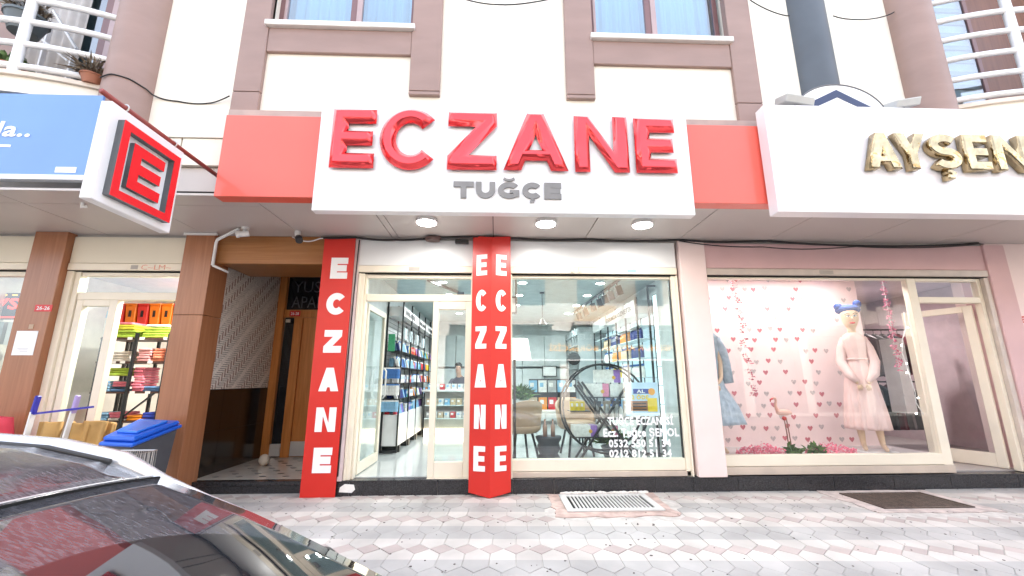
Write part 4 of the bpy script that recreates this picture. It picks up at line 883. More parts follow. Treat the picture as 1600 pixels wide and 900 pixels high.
# floor lamp with white shade at the left edge of the window
t=thing('floor_lamp',(.33,.7,.2),'floor lamp with a large white shade behind the pharmacy window beside the folded banner','lamp')
MB().lathe([(.21,0),(.16,.33)],(.36,.75,1.82),24).build('lamp_shade',mat('lamp_shade',(.85,.83,.78),.6,emit=.5,ecol=(1,.97,.9)),t,smooth='auto',thick=.005); MB().tube([(.30,.75,.22),(.30,.75,1.9)],.022,8).build('pole',mat('dark_brown_pole',(.06,.035,.025),.4),t,smooth=True); MB().lathe([(.15,0),(.15,.03)],(.30,.75,.2),20).build('base',black,t)
pot((.52,2.6,.9),.12,.2,potw,green,150,.35,.03,'leafy green plant in a white pot standing behind the tan chair',12); 
bt=thing('display_table',(1.0,3.3,.2),'low white display table with magazines and packs in the middle of the pharmacy','table')
MB().box(.2,1.8,2.4,3.1,.85,.9).build('table_top',mat('cabinet_white',(.74,.75,.74),.3),bt)
for x,y in ((.25,2.45),(1.75,2.45),(.25,3.05),(1.75,3.05)): MB().box(x-.02,x+.02,y-.02,y+.02,.2,.85).build('leg',black,bt)
MB().box(.7,1.7,2.95,2.98,.9,1.52).build('rack_panel',black,bt)
for k in range(5):
    for j in range(2): c=['beige','light blue','orange','white','red','grey'][(k*2+j)%6]; pack('box',c,(.78+.2*k,2.9,.905+.3*j if j==0 else 1.25),'%s magazine sized carton, %s from the left on the display table, %s row'%(c,nth(k+1),['lower','upper'][j]),'cartons on the display table',(.17,.05,.24))
pot((1.95,1.3,.2),.16,.22,potg,green,160,.3,.03,'dark leafy plant on the pharmacy floor at the foot of the ring stand',13)
# track light
tk=thing('track_light',(2.2,3,3.3),'black track light with square spots on the pharmacy ceiling','track light')
MB().bar((2.25,1.25,3.29),(2.12,5.3,3.29),.02).build('track',black,tk)
for i,y in enumerate((1.45,1.95,2.35,2.75,3.3,4.0,4.7)):
    x=2.25-.13*(y-1.25)/4; MB().bar((x,y,3.28),(x,y,3.2),.012).build('stem',black,tk); MB().obox((x+.03,y,3.12),(.055,0,.02),(0,.05,0),(-.025,0,.085)).build('spot_head',black,tk,bevel=.006)
tk=thing('track_light',(-.5,2.4,3.3),'short black ceiling track above the pharmacy entrance','track light'); MB().bar((-1.25,1.4,3.28),(-.75,2.6,3.28),.02).build('track',black,tk); MB().obox((-.72,2.3,3.15),(.07,0,0),(0,.06,0),(0,0,.09)).build('spot_head',black,tk,bevel=.006)
t=thing('hanging_sign_frame',(.25,1.2,2.8),'small black hanging frame at the top left of the pharmacy window','sign'); m=MB()
for a in ((.08,.36,2.60,2.63),(.08,.36,2.88,2.91),(.08,.11,2.63,2.88),(.33,.36,2.63,2.88)): m.box(a[0],a[1],1.0,1.03,a[2],a[3])
m.build('frame',black,t); MB().bar((.34,1.015,2.9),(.34,1.015,3.32),.012).build('rod',black,t); MB().box(.11,.33,1.01,1.02,2.63,2.88).build('panel',whitepl,t)
t=thing('pendant_lamp',(.9,3.0,3.0),'thin black pendant hanging from the pharmacy ceiling','lamp'); MB().bar((.97,2.6,3.32),(.97,2.6,2.75),.006).build('cord',black,t); MB().lathe([(.05,0),(.05,.02)],(.97,2.6,3.29),10).build('canopy',black,t); MB().lathe([(.09,0),(.03,.12)],(.97,2.6,2.63),12).build('lamp_shade',black,t)
# ================================================================ CLOTHES SHOP
hwall=thing('heart_backdrop',(5,1.2,.4),'pink paper backdrop printed with rows of rose and grey hearts behind the mannequins','backdrop')
MB().box(3.2,6.60,1.20,1.24,.30,3.34).build('sheet',pinkpaper,hwall)
def heart(cx,cz,s_,y): 
    return [(cx+s_*p,y,cz+s_*q) for p,q in ((0,-1),(.62,-.35),(.98,.2),(.9,.62),(.6,.85),(.25,.75),(0,.42),(-.25,.75),(-.6,.85),(-.9,.62),(-.98,.2),(-.62,-.35))]
hr=mat('heart_rose',(.55,.17,.20),.6,var=.2,scale=40); hg=mat('heart_grey',(.50,.42,.42),.6,var=.2,scale=40)
r=random.Random(9); m1=MB();m2=MB()
for j in range(16):
    z=.52+.185*j
    for i in range(17):
        x=3.32+.196*i+(.09 if j%2 else 0)+r.uniform(-.02,.02)
        if x>6.5 or r.random()<(.55 if z>1.4 else .22): continue
        (m1 if (i+j//2)%2==0 else m2).prism(heart(x,z+r.uniform(-.02,.02),.046,1.1985),(0,.0015,0))
tag(m1.build('rose_heart_print',hr,hwall,recalc=False),kind='stuff'); tag(m2.build('grey_heart_print',hg,hwall,recalc=False),kind='stuff')
struct(MB().box(3.2,6.62,.165,1.2,.36,.40).build('display_platform',mat('platform_grey',(.55,.50,.49),.4))); struct(MB().box(6.62,6.66,.25,1.24,.21,.40).build('platform_edge',pwl))
def mannequin(cx,cy,zb,dressm,lab,kind):
    t=thing('mannequin',(cx,cy,zb),lab,'mannequin')
    H=2.27
    pts=[(cx,cy,zb+1.15,(.17,.12)),(cx,cy,zb+1.42,(.12,.09)),(cx,cy,zb+1.68,(.18,.10)),(cx,cy,zb+1.82,(.07,.06)),(cx,cy-.01,zb+1.92,(.05,.05)),(cx,cy-.02,zb+1.97,(.095,.10)),(cx,cy-.02,zb+2.12,(.152,.15)),(cx,cy-.015,zb+2.26,(.12,.125)),
     (cx-.15,cy,zb+1.73,.052),(cx-.22,cy-.03,zb+1.38,.042),(cx-.14,cy-.17,zb+1.12,.032),(cx-.07,cy-.22,zb+1.03,.026),
     (cx+.15,cy,zb+1.73,.052),(cx+.22,cy-.03,zb+1.38,.042),(cx+.14,cy-.17,zb+1.12,.032),(cx+.05,cy-.22,zb+1.03,.026),
     (cx-.10,cy,zb+.62,.075),(cx-.10,cy+.02,zb+.36,.062),(cx-.09,cy+.03,zb+.10,.038),(cx-.09,cy-.10,zb+.03,.03),
     (cx+.10,cy,zb+.62,.075),(cx+.13,cy+.02,zb+.36,.062),(cx+.15,cy+.03,zb+.10,.038),(cx+.17,cy-.10,zb+.03,.03)]
    ed=[(0,1),(1,2),(2,3),(3,4),(4,5),(5,6),(6,7),(2,8),(8,9),(9,10),(10,11),(2,12),(12,13),(13,14),(14,15),(0,16),(16,17),(17,18),(18,19),(0,20),(20,21),(21,22),(22,23)]
    skinbody('body',pts,ed,skin,t)
    for s_,(hx,hy,hz) in ((-1,(cx-.065,cy-.225,zb+1.01)),(1,(cx+.045,cy-.225,zb+1.01))):
        for k in range(4): MB().tube([(hx+(k-1.5)*.014,hy-.01,hz),(hx+(k-1.5)*.016,hy-.025,hz-.045),(hx+(k-1.5)*.015,hy-.02,hz-.085+.006*abs(k-1))],[.009,.008,.005],6).build('finger',skin,t,smooth=True)
        MB().tube([(hx-s_*.02,hy-.02,hz+.01),(hx-s_*.04,hy-.045,hz-.035)],[.01,.006],6).build('thumb',skin,t,smooth=True)
    for s_ in(-1,1):
        MB().ball((cx+s_*.042,cy-.158,zb+2.11),.028,.010,.013,10,6).build('eye',whitepl,t,smooth=True); MB().ball((cx+s_*.042,cy-.167,zb+2.11),.011,.005,.011,8,6).build('iris',mat('iris_grey',(.1,.12,.15),.3),t)
        MB().tube([(cx+s_*.02,cy-.165,zb+2.142),(cx+s_*.05,cy-.162,zb+2.158),(cx+s_*.085,cy-.148,zb+2.142)],.005,5).build('eyebrow',mat('brow',(.08,.05,.04),.6),t)
        MB().tube([(cx+s_*.02,cy-.168,zb+2.118),(cx+s_*.048,cy-.168,zb+2.127),(cx+s_*.078,cy-.158,zb+2.116)],.0045,5).build('eyelash',black,t)
    MB().ball((cx,cy-.168,zb+2.07),.016,.022,.03,8,6).build('nose',skin,t,smooth=True)
    MB().ball((cx,cy-.150,zb+2.0),.042,.016,.016,12,6).build('lips',mat('lipstick',(.6,.03,.03),.35),t,smooth=True)
    return t
MX,MY,MZ=5.88,.62,.40
mn=mannequin(MX+.04,MY,MZ,None,'mannequin with painted face and blue hair in a long pale pink dress','d')
dress=mat('pink_dress',(.84,.62,.58),.75,var=.05,scale=5)
# hair and hat
bh=mat('blue_hair',(.01,.05,.24),.7,bump=.6,bscale=60)
m=MB(); m.ball((MX+.04,MY+.03,MZ+2.24),.178,.168,.09,16,9); m.ball((MX-.09,MY-.02,MZ+2.29),.065,.06,.06,12,8); m.ball((MX+.17,MY-.01,MZ+2.32),.06,.055,.07,12,8); m.build('blue_hair',bh,mn,smooth=True)
def dressfn(prof,cx,cy,zb,folds,ph=0):
    def fn(u,v):
        k=v*(len(prof)-1); i=min(int(k),len(prof)-2); q=k-i
        rx=prof[i][0]*(1-q)+prof[i+1][0]*q; ry=prof[i][1]*(1-q)+prof[i+1][1]*q; z=prof[i][2]*(1-q)+prof[i+1][2]*q
        a=2*pi*u; am=max(0,(1.15-z)/.8)*.075+.012; f=1+am*math.sin(folds*a+ph+2*math.sin(3*a))+am*.5*math.sin((folds*2+3)*a)
        return Vector((cx+rx*f*math.cos(a),cy+ry*f*math.sin(a),zb+z))
    return fn
pd=[(.275,.22,.33),(.265,.21,.55),(.24,.18,.8),(.215,.155,1.02),(.18,.135,1.2),(.125,.10,1.40),(.135,.105,1.47),(.17,.115,1.62),(.185,.105,1.74),(.12,.08,1.82),(.08,.065,1.85)]
MB().grid(dressfn(pd,MX+.04,MY,MZ,13),96,44).build('dress',dress,mn,smooth=True,thick=.006)
MB().tube([(MX+.04+.138*math.cos(a),MY+.11*math.sin(a),MZ+1.42) for a in [i*pi/12 for i in range(24)]],.018,8,closed=True).build('waist_band',dress,mn,smooth=True)
for s_,P3 in ((-1,[(MX-.08,MY,MZ+1.77),(MX-.14,MY-.01,MZ+1.60),(MX-.18,MY-.03,MZ+1.38),(MX-.12,MY-.14,MZ+1.18),(MX-.04,MY-.21,MZ+1.06)]),(1,[(MX+.16,MY,MZ+1.77),(MX+.22,MY-.01,MZ+1.60),(MX+.26,MY-.03,MZ+1.38),(MX+.20,MY-.14,MZ+1.18),(MX+.10,MY-.21,MZ+1.06)])):
    MB().tube(P3,[.052,.064,.07,.07,.035],12).build('sleeve',dress,mn,smooth=True)
MB().lathe([(.26,0),(.26,.012)],(MX+.1,MY,MZ),30).build('base_plate',whitepl,mn,smooth='auto')
mn2=mannequin(3.30,.50,MZ,None,'mannequin in a light denim dress half hidden behind the pink pier','m')
den=mat('light_denim',(.42,.50,.58),.8,var=.15,scale=14)
pd2=[(.50,.30,.44),(.42,.26,.7),(.26,.17,1.0),(.22,.15,1.2),(.19,.13,1.42),(.23,.14,1.62),(.25,.13,1.76),(.16,.10,1.84)]
MB().grid(dressfn(pd2,3.30,.50,MZ,9,1),80,36).build('dress',den,mn2,smooth=True,thick=.006)
for s_,P3 in ((-1,[(3.2,.5,2.13),(3.13,.5,1.95),(3.09,.48,1.75),(3.12,.38,1.55)]),(1,[(3.49,.5,2.13),(3.57,.5,1.95),(3.61,.5,1.75),(3.62,.45,1.45)])): MB().tube(P3,[.085,.09,.085,.07],12).build('sleeve',den,mn2,smooth=True)
MB().ball((3.30,.55,MZ+2.19),.135,.13,.13,12,8).build('hair',mat('grey_brown_hair',(.20,.15,.13),.6),mn2,smooth=True)
mn.location=Vector((MX,MY,MZ))*S; mn.rotation_euler=(0,0,R(-30)); 
# flamingo
fl=thing('flamingo_figure',(4.7,.8,.4),'standing pink flamingo figure with red beak in front of the heart backdrop','figure')
fp=mat('flamingo_pink',(.72,.42,.34),.6); fr_=mat('flamingo_red',(.6,.06,.05),.5); fx=4.62
skinbody('body',[(fx+.02,.8,.95,(.075,.06)),(fx+.11,.8,.985,(.05,.045)),(fx+.18,.8,.96,(.02,.02)),(fx-.05,.8,.99,.035),(fx-.08,.8,1.08,.024),(fx-.06,.8,1.16,.02),(fx-.07,.8,1.21,.028),(fx-.11,.8,1.195,.018)],[(0,1),(1,2),(0,3),(3,4),(4,5),(5,6),(6,7)],fp,fl)
MB().tube([(fx-.11,.8,1.195),(fx-.15,.8,1.18),(fx-.155,.8,1.14)],[.018,.013,.006],8).build('beak',fr_,fl,smooth=True)
for k in (0,1):
    MB().tube([(fx+.03+.05*k,.79+.02*k,.90),(fx+.045+.05*k,.79+.02*k,.68),(fx+.05+.055*k,.79+.02*k,.43)],.009,6).build('leg',mat('flamingo_leg',(.30,.16,.12),.5),fl,smooth=True)
MB().ball((fx+.04,.8,.885),.035,.03,.035,10,6).build('thigh',fr_,fl,smooth=True)
MB().ball((fx+.08,.8,.40),.13,.1,.05,14,8).build('base',fp,fl,smooth=True)
# flowers
petal=mat('pink_petal',(.78,.20,.28),.6,var=.3,scale=30); petd=mat('rose_petal',(.50,.06,.12),.6,var=.3,scale=30)
def petals(mb,c,rx,ry,rz,n,s_,seed):
    r=random.Random(seed)
    for i in range(n):
        a=r.uniform(0,2*pi);b=r.uniform(0,1)**.5; p=Vector((c[0]+rx*b*math.cos(a),c[1]+ry*b*math.sin(a),c[2]+rz*r.uniform(-.2,1)*(1-b*.7)))
        u=Vector((r.uniform(-1,1),r.uniform(-1,1),r.uniform(-1,1))).normalized()*s_; v=u.orthogonal().normalized()*s_*.8
        mb.add([p-u,p-v*.6,p+u,p+v*.6+Vector((0,0,s_*.3))],[(0,1,2,3)])
def bunch(cx,cy,w_,lab,seed,gx):
    t=thing('flower_bunch',(cx,cy,.4),lab,'flowers','pink flower bunches on the display floor')
    mb=MB(); petals(mb,(cx,cy,.42),w_,.14,.17,520,.024,seed); mb.build('petals',petal,t,recalc=False)
    mb=MB(); leaves(mb,(gx,cy-.06,.40),.09,46,.18,.03,seed,.1); mb.build('leaves',green,t,recalc=False)
bunch(3.98,.42,.38,'pink flower bunch lying at the left of the display floor',21,4.42); bunch(5.05,.42,.40,'pink flower bunch lying between the flamingo and the mannequin',22,4.80)
def garland(x,y,z0,z1,lab,mt,seed,n=60,amp=.03,lean=0):
    t=thing('flower_garland',(x,y,z1),lab,'garland','hanging flower garlands'); r=random.Random(seed)
    MB().tube([(x+lean*(1-q/8)*0+lean*q/8,y,z1-(z1-z0)*q/8) for q in range(9)],.004,5).build('string',whitepl,t)
    mb=MB()
    for i in range(n):
        q=i/n; 
        if math.sin(i*.9+seed)>.72: continue
        petals(mb,(x+lean*q+amp*math.sin(i*1.1+seed),y,z1-(z1-z0)*q),.045,.04,.03,9,.022,seed*100+i)
    mb.build('blossom',mt,t,recalc=False)
garland(3.88,.45,1.15,3.10,'rose red blossom garland hanging at the left of the clothes window',petd,3,56,.03,.12)
garland(6.36,.4,1.6,3.1,'pink blossom garland hanging beside the mullion of the clothes window',mat('pink_petal2',(.68,.20,.30),.6,var=.3,scale=30),5,54,.02)
fs=thing('fairy_light_string',(6.3,.35,2),'white fairy light string hanging down near the door of the clothes shop','fairy lights')
pts=[(6.52,.3,2.55),(6.50,.3,2.3),(6.40,.3,2.10),(6.36,.3,1.9),(6.40,.3,1.6),(6.44,.3,1.3),(6.42,.3,1.15),(6.50,.3,.98)]
MB().tube(pts,.007,6).build('wire',whitepl,fs,smooth=True)
for i,p in enumerate(pts[1:-1]*2): MB().ball((p[0]+.03*(-1)**i,p[1],p[2]-.08*(i%3)),.012,n=6,k=4).build('bulb',mat('fairy_bulb',(1,.95,.9),.4,emit=2),fs)
# clothes rail in the back
ordl=['first','second','third','fourth','fifth','sixth','last']
cr=thing('clothes_rail',(7.8,2.3,.2),'dark clothes rail with coats behind the mannequin','clothes rail')
MB().tube([(7.2,2.3,2.5),(8.5,2.3,2.5)],.016,8).build('rail',blackp,cr); MB().tube([(7.2,2.3,.2),(7.2,2.3,2.5)],.016,8).build('post',blackp,cr); MB().tube([(8.5,2.3,.2),(8.5,2.3,2.5)],.016,8).build('post',blackp,cr)
MB().tube([(7.25,2.25,1.45),(8.45,2.25,1.45)],.016,8).build('rail',blackp,cr)
for i in range(13):
    c=[(.03,.03,.035),(.10,.09,.09),(.13,.02,.03),(.06,.05,.05),(.2,.18,.18)][i%5]; x=7.27+i*.085; up=i%2==0
    t=thing('hanging_coat',(x,2.3,2.4),'%s coat hanging on the %s, %s from the left'%(['black','dark grey','wine red','charcoal','light grey'][i%5],'upper bar' if up else 'lower bar',ordl[i//2]),'coat','coats on the clothes rail')
    z1=2.42 if up else 1.40; zz=1.55 if up else .5
    MB().prism([(x,2.08,z1-.12),(x,2.3,z1),(x,2.52,z1-.12),(x+.02,2.6,zz),(x-.01,2.02,zz+.05)],(.055,0,.0)).build('cloth',mat('coat_%d'%(i%5),c,.8),t); MB().tube([(x+.02,2.3,z1),(x+.02,2.3,z1+.08)],.005,5).build('hanger_hook',black,t)
t=thing('white_cabinet',(7.0,1.6,.3),'white drawers standing beside the dark coats in the clothes shop','cabinet'); MB().box(7.42,7.62,1.5,1.8,.9,2.25).build('side',whitepl,t); MB().box(7.42,7.62,1.48,1.5,1.2,1.22).build('ledge',whitepl,t)
MB().box(7.35,7.9,2.9,2.94,.25,2.9).build('leaning_panel',mat('lilac_panel',(.62,.55,.60),.5)); tag(bpy.data.objects['leaning_panel'],'lilac grey panel against the back wall seen through the open shop door','panel')
t=thing('wall_socket',(7.5,3.9,.9),'black plug in a wall socket seen low through the open clothes shop door','socket'); MB().box(7.62,7.74,3.9,3.995,.95,1.07).build('plug',black,t); MB().box(7.8,7.9,3.97,3.995,.98,1.07).build('socket_plate',whitepl,t)
MB().tube([(7.66,3.9,.95),(7.6,3.88,.8),(7.62,3.88,.5),(7.5,3.88,.22)],.008,5).build('plug_cable',black,t)
t=thing('window_frame_interior',(6.2,1.3,2.5),'white window glowing behind the mannequin in the clothes shop','window'); 
# ================================================================ HOUSEHOLD SHOP
bpy.data.objects.remove(t)
hs=thing('storage_rack',(-5.9,1.6,0),'black storage rack of folded towels inside the household shop','shelving')
RX0,RX1,RY0,RY1=-6.75,-5.55,1.35,1.85
xs_=(-6.7,-6.15,-5.6)
for x in xs_:
    for y in (RY0,RY1): MB().box(x-.02,x+.02,y-.02,y+.02,.02,2.3 if x>-6.6 else 2.3).build('upright',black,hs)
levels=(.45,.85,1.32,1.82,2.22)
for z in levels: MB().box(RX0,RX1,RY0,RY1,z-.03,z).build('shelf',mat('dark_wood_shelf',(.08,.04,.03),.5),hs)
MB().bar((-6.65,1.36,.45),(-6.2,1.36,.85),.012).build('brace',black,hs); MB().bar((-6.2,1.36,.87),(-5.7,1.36,1.3),.012).build('brace',black,hs)
for i in range(9): # price tags
    MB().box(-6.6+.25*i if i<4 else -6.5+.2*(i-4),-6.52+.25*i if i<4 else -6.42+.2*(i-4),RY0-.005,RY0-.001,levels[2+i%3]-.035,levels[2+i%3]+.01).build('price_tag',whitepl,hs)
tow={'lime green':(.38,.55,.06),'pink':(.72,.20,.27),'blue':(.10,.22,.42),'coral':(.75,.25,.15),'white':(.75,.72,.66),'orange':(.80,.28,.02),'yellow green':(.6,.6,.05),'light blue':(.22,.42,.62),'royal blue':(.03,.06,.4),'black':(.02,.02,.02),'rose':(.7,.35,.35)}
def towel(c,x0,x1,z,n,lab,y0=1.37,h=.045,seed=0):
    r=random.Random(seed+int(z*100))
    for k in range(n):
        t=thing('folded_towel',((x0+x1)/2,y0+.2,z+k*h),'%s folded towel, %s up, stack %s'%(c,['lowest','second','third','fourth','fifth','sixth','seventh','eighth','ninth'][k],lab),'towel','folded towels on the rack')
        dx=r.uniform(-.015,.015); MB().box(x0+dx,x1+dx,y0+r.uniform(0,.02),y0+.36,z+k*h+.001,z+(k+1)*h-.003).build('cloth',mat('towel_'+c.replace(' ','_'),tow[c],.9,var=.15,scale=10,bump=.3),t,bevel=.012)
towel('lime green',-6.1,-5.63,2.22,4,'on the top shelf at right',seed=1); towel('white',-6.08,-5.70,2.41,1,'on the lime stack of the top shelf',seed=2); towel('lime green',-6.62,-6.2,2.22,3,'on the top shelf at left',seed=3); towel('yellow green',-6.6,-6.25,2.36,2,'on the top shelf at far left',seed=4); towel('pink',-6.6,-6.3,2.45,1,'on top of the left lime stack',seed=5)
towel('white',-6.6,-6.25,1.82,4,'on the fourth shelf at left',seed=6); towel('rose',-6.12,-5.9,1.82,5,'in the middle of the fourth shelf',seed=7); towel('coral',-5.87,-5.62,1.82,5,'at the right of the fourth shelf',seed=8)
towel('lime green',-6.66,-6.2,1.58,3,'at the top of the third shelf left',seed=9); towel('light blue',-6.66,-6.48,1.32,4,'on the third shelf at far left',seed=10); towel('pink',-6.45,-6.2,1.40,2,'in the third shelf middle stack',seed=11); towel('blue',-6.45,-6.2,1.32,1,'under the pink towels of the third shelf',seed=12); towel('pink',-6.12,-5.95,1.32,9,'standing pile on the third shelf',seed=13); towel('blue',-5.92,-5.63,1.32,2,'on the third shelf at right',seed=14)
towel('light blue',-6.66,-6.42,.85,3,'on the second shelf at left',seed=15); towel('pink',-6.4,-6.15,.9,2,'on the second shelf centre',seed=16); towel('white',-6.4,-6.15,.85,1,'under the pink ones of the second shelf',seed=17); towel('orange',-6.12,-5.88,.85,2,'on the second shelf right of centre',seed=18); towel('royal blue',-5.86,-5.65,.85,3,'at the right end of the second shelf',seed=19)
towel('orange',-6.68,-6.2,.45,4,'on the lowest shelf',seed=20); towel('black',-6.15,-5.65,.45,4,'at the right of the lowest shelf',seed=21)
# bins on a wall shelf
ws=thing('wall_shelf',(-5.5,2.3,2.6),'dark high shelf carrying the coloured waste bins in the household shop','shelf')
MB().box(-7.2,-4.4,2.0,2.45,2.46,2.50).build('board',mat('dark_wood_shelf',(.08,.04,.03),.5),ws)
for x in(-7.1,-4.5): MB().box(x-.02,x+.02,2.4,2.44,.02,2.46).build('post',black,ws)
for i,(c,cn) in enumerate([((.70,.03,.02),'red'),((.85,.20,.01),'orange'),((.70,.03,.02),'red'),((.85,.20,.01),'orange'),((.85,.20,.01),'orange'),((.72,.03,.02),'red'),((.02,.04,.30),'dark blue'),((.28,.34,.30),'grey green'),((.28,.34,.30),'grey green')]):
    x=-7.25+.222*i; t=thing('waste_bin',(x+.15,2.2,2.5),'%s plastic waste bin on the high shelf, %s from the left'%(cn,['first','second','third','fourth','fifth','sixth','seventh','eighth','last'][i]),'bin','waste bins on the high shelf')
    MB().prism([(x+.02,2.06,2.501),(x+.18,2.06,2.501),(x+.20,2.03,2.90),(x,2.03,2.90)],(0,.34,0)).build('body',mat('bin_'+cn.replace(' ','_'),c,.4),t,bevel=.01)
    MB().box(x-.003,x+.205,2.02,2.38,2.90,2.935).build('rim',mat('bin_'+cn.replace(' ','_'),c,.4),t,bevel=.006)
    text('print','▪',(x+.1,2.04,2.68),(.1,0,0),(0,0,.1),black,t,0,.003,N=(0,-1,0)) if False else MB().box(x+.08,x+.12,2.03,2.05,2.68,2.80).build('print',black,t)
t=thing('spray_can',(-6.7,1.45,2.2),'white canister with light blue cap at the left end of the top shelf','canister'); MB().lathe([(.075,0),(.075,.32)],(-6.62,1.33,2.23),14).build('body',whitepl,t,smooth='auto'); MB().lathe([(.08,.32),(.07,.44)],(-6.62,1.33,2.23),14).build('cap',pm('light blue'),t,smooth='auto')
wr=thing('wall_rack',(-4.8,2.6,0),'light wall shelving with jars at the right side of the household shop','shelving')
for z in (.5,.9,1.3,1.7,2.1): MB().box(-5.4,-4.4,2.5,2.85,z,z+.03).build('shelf',creamh,wr)
for x in (-5.38,-4.42): MB().box(x-.015,x+.015,2.5,2.53,.02,2.4).build('post',whitepl,wr)
for z in (.53,.93,1.33,1.73,2.13):
    for k in range(7):
        c=rr.choice(['grey','white','black','red','grey']); pack('bottle',c,(-5.3+.13*k,2.6,z+.001),'%s jar, %s from the left on the %s shelf of the light wall shelving'%(c,nth(k+1),ordn[int((z-.5)/.4)]),'jars in the household shop',(.11,.11,.22))
# LED sign in the leftmost window
ld=thing('led_sign',(-7.2,.4,2.4),'red LED running text sign in the leftmost shop window','sign')
MB().box(-8.3,-6.72,.40,.46,2.40,2.80).build('case',blackp,ld); led=mat('led_red',(.5,.01,.01),.5,emit=.5,ecol=(1,.03,.015)); ledy=mat('led_yellow',(.6,.3,.05),.5,emit=.5,ecol=(1,.35,.05))
text('led_lettering','VSO(',(-7.55,.395,2.50),(.78,0,0),(0,0,.22),led,ld,.02,.003,N=(0,-1,0))
for k in range(8): MB().box(-7.9+.15*k,-7.83+.15*k,.392,.398,2.76,2.775).build('led_dash',ledy,ld); 
MB().box(-8.3,-6.72,.392,.398,2.42,2.44).build('led_line',led,ld)
t=thing('goods_pile',(-7.3,.45,1),'grey wire goods hanging in the leftmost shop window below the LED sign','goods')
for k in range(9): MB().box(-7.95+.16*k,-7.85+.16*k,.3,.5,2.05-.02*(k%3),2.35).build('hanger',mat('pale_goods_%d'%(k%3),[(.5,.5,.48),(.3,.32,.33),(.6,.58,.55)][k%3],.6),t)
for k in range(6):
    for j in range(4): MB().ball((-7.8+.2*k+.03*j,.48,1.85-.3*j),.085,.05,.12,8,6).build('pan',mat('pale_goods_%d'%((k+j)%3),[(.5,.5,.48),(.3,.32,.33),(.6,.58,.55)][(k+j)%3],.6),t)
# ================================================================ OUTSIDE GOODS AT LEFT
bn=thing('blue_lidded_bin',(-4.3,-.7,0),'large dark grey plastic container with a bright blue lid by the brown pillar','bin')
def lidq(dx,dz0,dz1,ins):
    fl=Vector((-4.29,-1.15,.87));fr=Vector((-3.93,-1.15,.85));br=Vector((-4.02,-.30,.97));bl_=Vector((-4.58,-.30,1.0)); c=(fl+fr+br+bl_)/4
    q=[p+(c-p)*ins for p in (fl,fr,br,bl_)]
    return [tuple(p+Vector((0,0,dz0))) for p in q],[tuple(p+Vector((0,0,dz1))) for p in q]
HX=[(0,3,2,1),(4,5,6,7),(0,1,5,4),(1,2,6,5),(2,3,7,6),(3,0,4,7)]
a,b=lidq(0,-.05,-.05,.10); MB().add([(-4.20,-1.02,0),(-4.02,-1.02,0),(-4.08,-.42,0),(-4.42,-.42,0)]+b,HX).build('body',mat('bin_grey',(.09,.095,.11),.4,var=.1),bn,bevel=.02)
lidm=mat('lid_blue',(.02,.12,.62),.3,var=.03)
a,b=lidq(0,-.06,-.02,0); MB().add(a+b,HX).build('lid_rim',lidm,bn,bevel=.012)
a,b=lidq(0,-.018,.035,.07); MB().add(a+b,HX).build('lid',lidm,bn,bevel=.02)
a,b=lidq(0,.036,.065,.38); MB().add(a+b,HX).build('lid_panel',mat('lid_light',(.04,.20,.75),.25),bn,bevel=.01)
wb=thing('wire_basket',(-4.2,-1.2,0),'chrome wire basket holding red goods in front of the grey container','basket')
wx0,wx1,wy0,wy1=-4.0,-3.58,-1.62,-1.26; st_=mat('chrome_wire',(.5,.48,.46),.3,metal=.8)
for z in (.15,.40,.78): MB().tube([(wx0,wy0,z),(wx1,wy0,z),(wx1,wy1,z),(wx0,wy1,z)],.008,5,closed=True).build('hoop',st_,wb)
for k in range(20):
    x=wx0+(wx1-wx0)*k/19; MB().tube([(x,wy0,.15),(x,wy0,.78)],.0045,4).build('wire',st_,wb); MB().tube([(x,wy1,.15),(x,wy1,.78)],.0045,4).build('wire',st_,wb)
for k in range(8): y=wy0+(wy1-wy0)*k/7; MB().tube([(wx1,y,.15),(wx1,y,.78)],.0045,4).build('wire',st_,wb)
MB().box(wx0,wx1,wy0,wy1,.13,.15).build('basket_floor',st_,wb)
for x,y in ((wx0,wy0),(wx1,wy0),(wx0,wy1),(wx1,wy1)): MB().tube([(x,y,0),(x,y,.15)],.012,6).build('leg',st_,wb)
for k in range(5): tag(MB().tube([(-3.96+.05*k,-1.55,.62+.02*k),(-3.92+.05*k,-1.43,.74),(-3.86+.05*k,-1.35,.68)],[.02,.035,.02],8).build('red_cloth',mat('red_cloth',(.62,.05,.05),.7),smooth=True),'red cloth roll lying in the chrome wire basket, %s from the left'%nth(k+1),'cloth','red rolls in the wire basket')
tag(MB().box(-3.76,-3.62,-1.55,-1.42,.55,.66).build('yellow_pack',mat('pale_yellow',(.75,.65,.35),.6),bevel=.01),'pale yellow pack in the wire basket','pack')
rc=thing('red_chair',(-6.3,-.5,0),'red fabric chair back showing above the car roof at the left edge','chair')
MB().grid(lambda u,v:Vector((-6.80+1.0*u-.04*v,-.45-.12*v,.45+.62*v+.03*math.sin(u*pi))),12,6).build('backrest',mat('red_fabric',(.62,.04,.07),.75,var=.08),rc,smooth=True,thick=.05)
for x in (-6.85,-6.0): MB().bar((x,-.45,0),(x,-.45,.5),.015).build('leg',black,rc)
MB().box(-6.95,-5.95,-.95,-.45,.42,.47).build('seat',mat('red_fabric',(.62,.04,.07),.75),rc)
rk=thing('drying_rack',(-5.5,-.5,0),'folded white drying rack with blue clips beside the red chair','drying rack')
for x,xt,y in ((-5.72,-5.68,-.5),(-5.36,-5.28,-.42)):
    MB().bar((x-.05,y,0),(xt-.02,y,1.13),.035,r2=.012).build('rail',whitepl,rk,bevel=.005)
    MB().bar((xt-.02,y,1.10),(xt,y,1.32),.032,r2=.02).build('clip',mat('clip_blue' if y<-.45 else 'clip_lilac',(.03,.03,.35) if y<-.45 else (.45,.35,.65),.4),rk,bevel=.01)
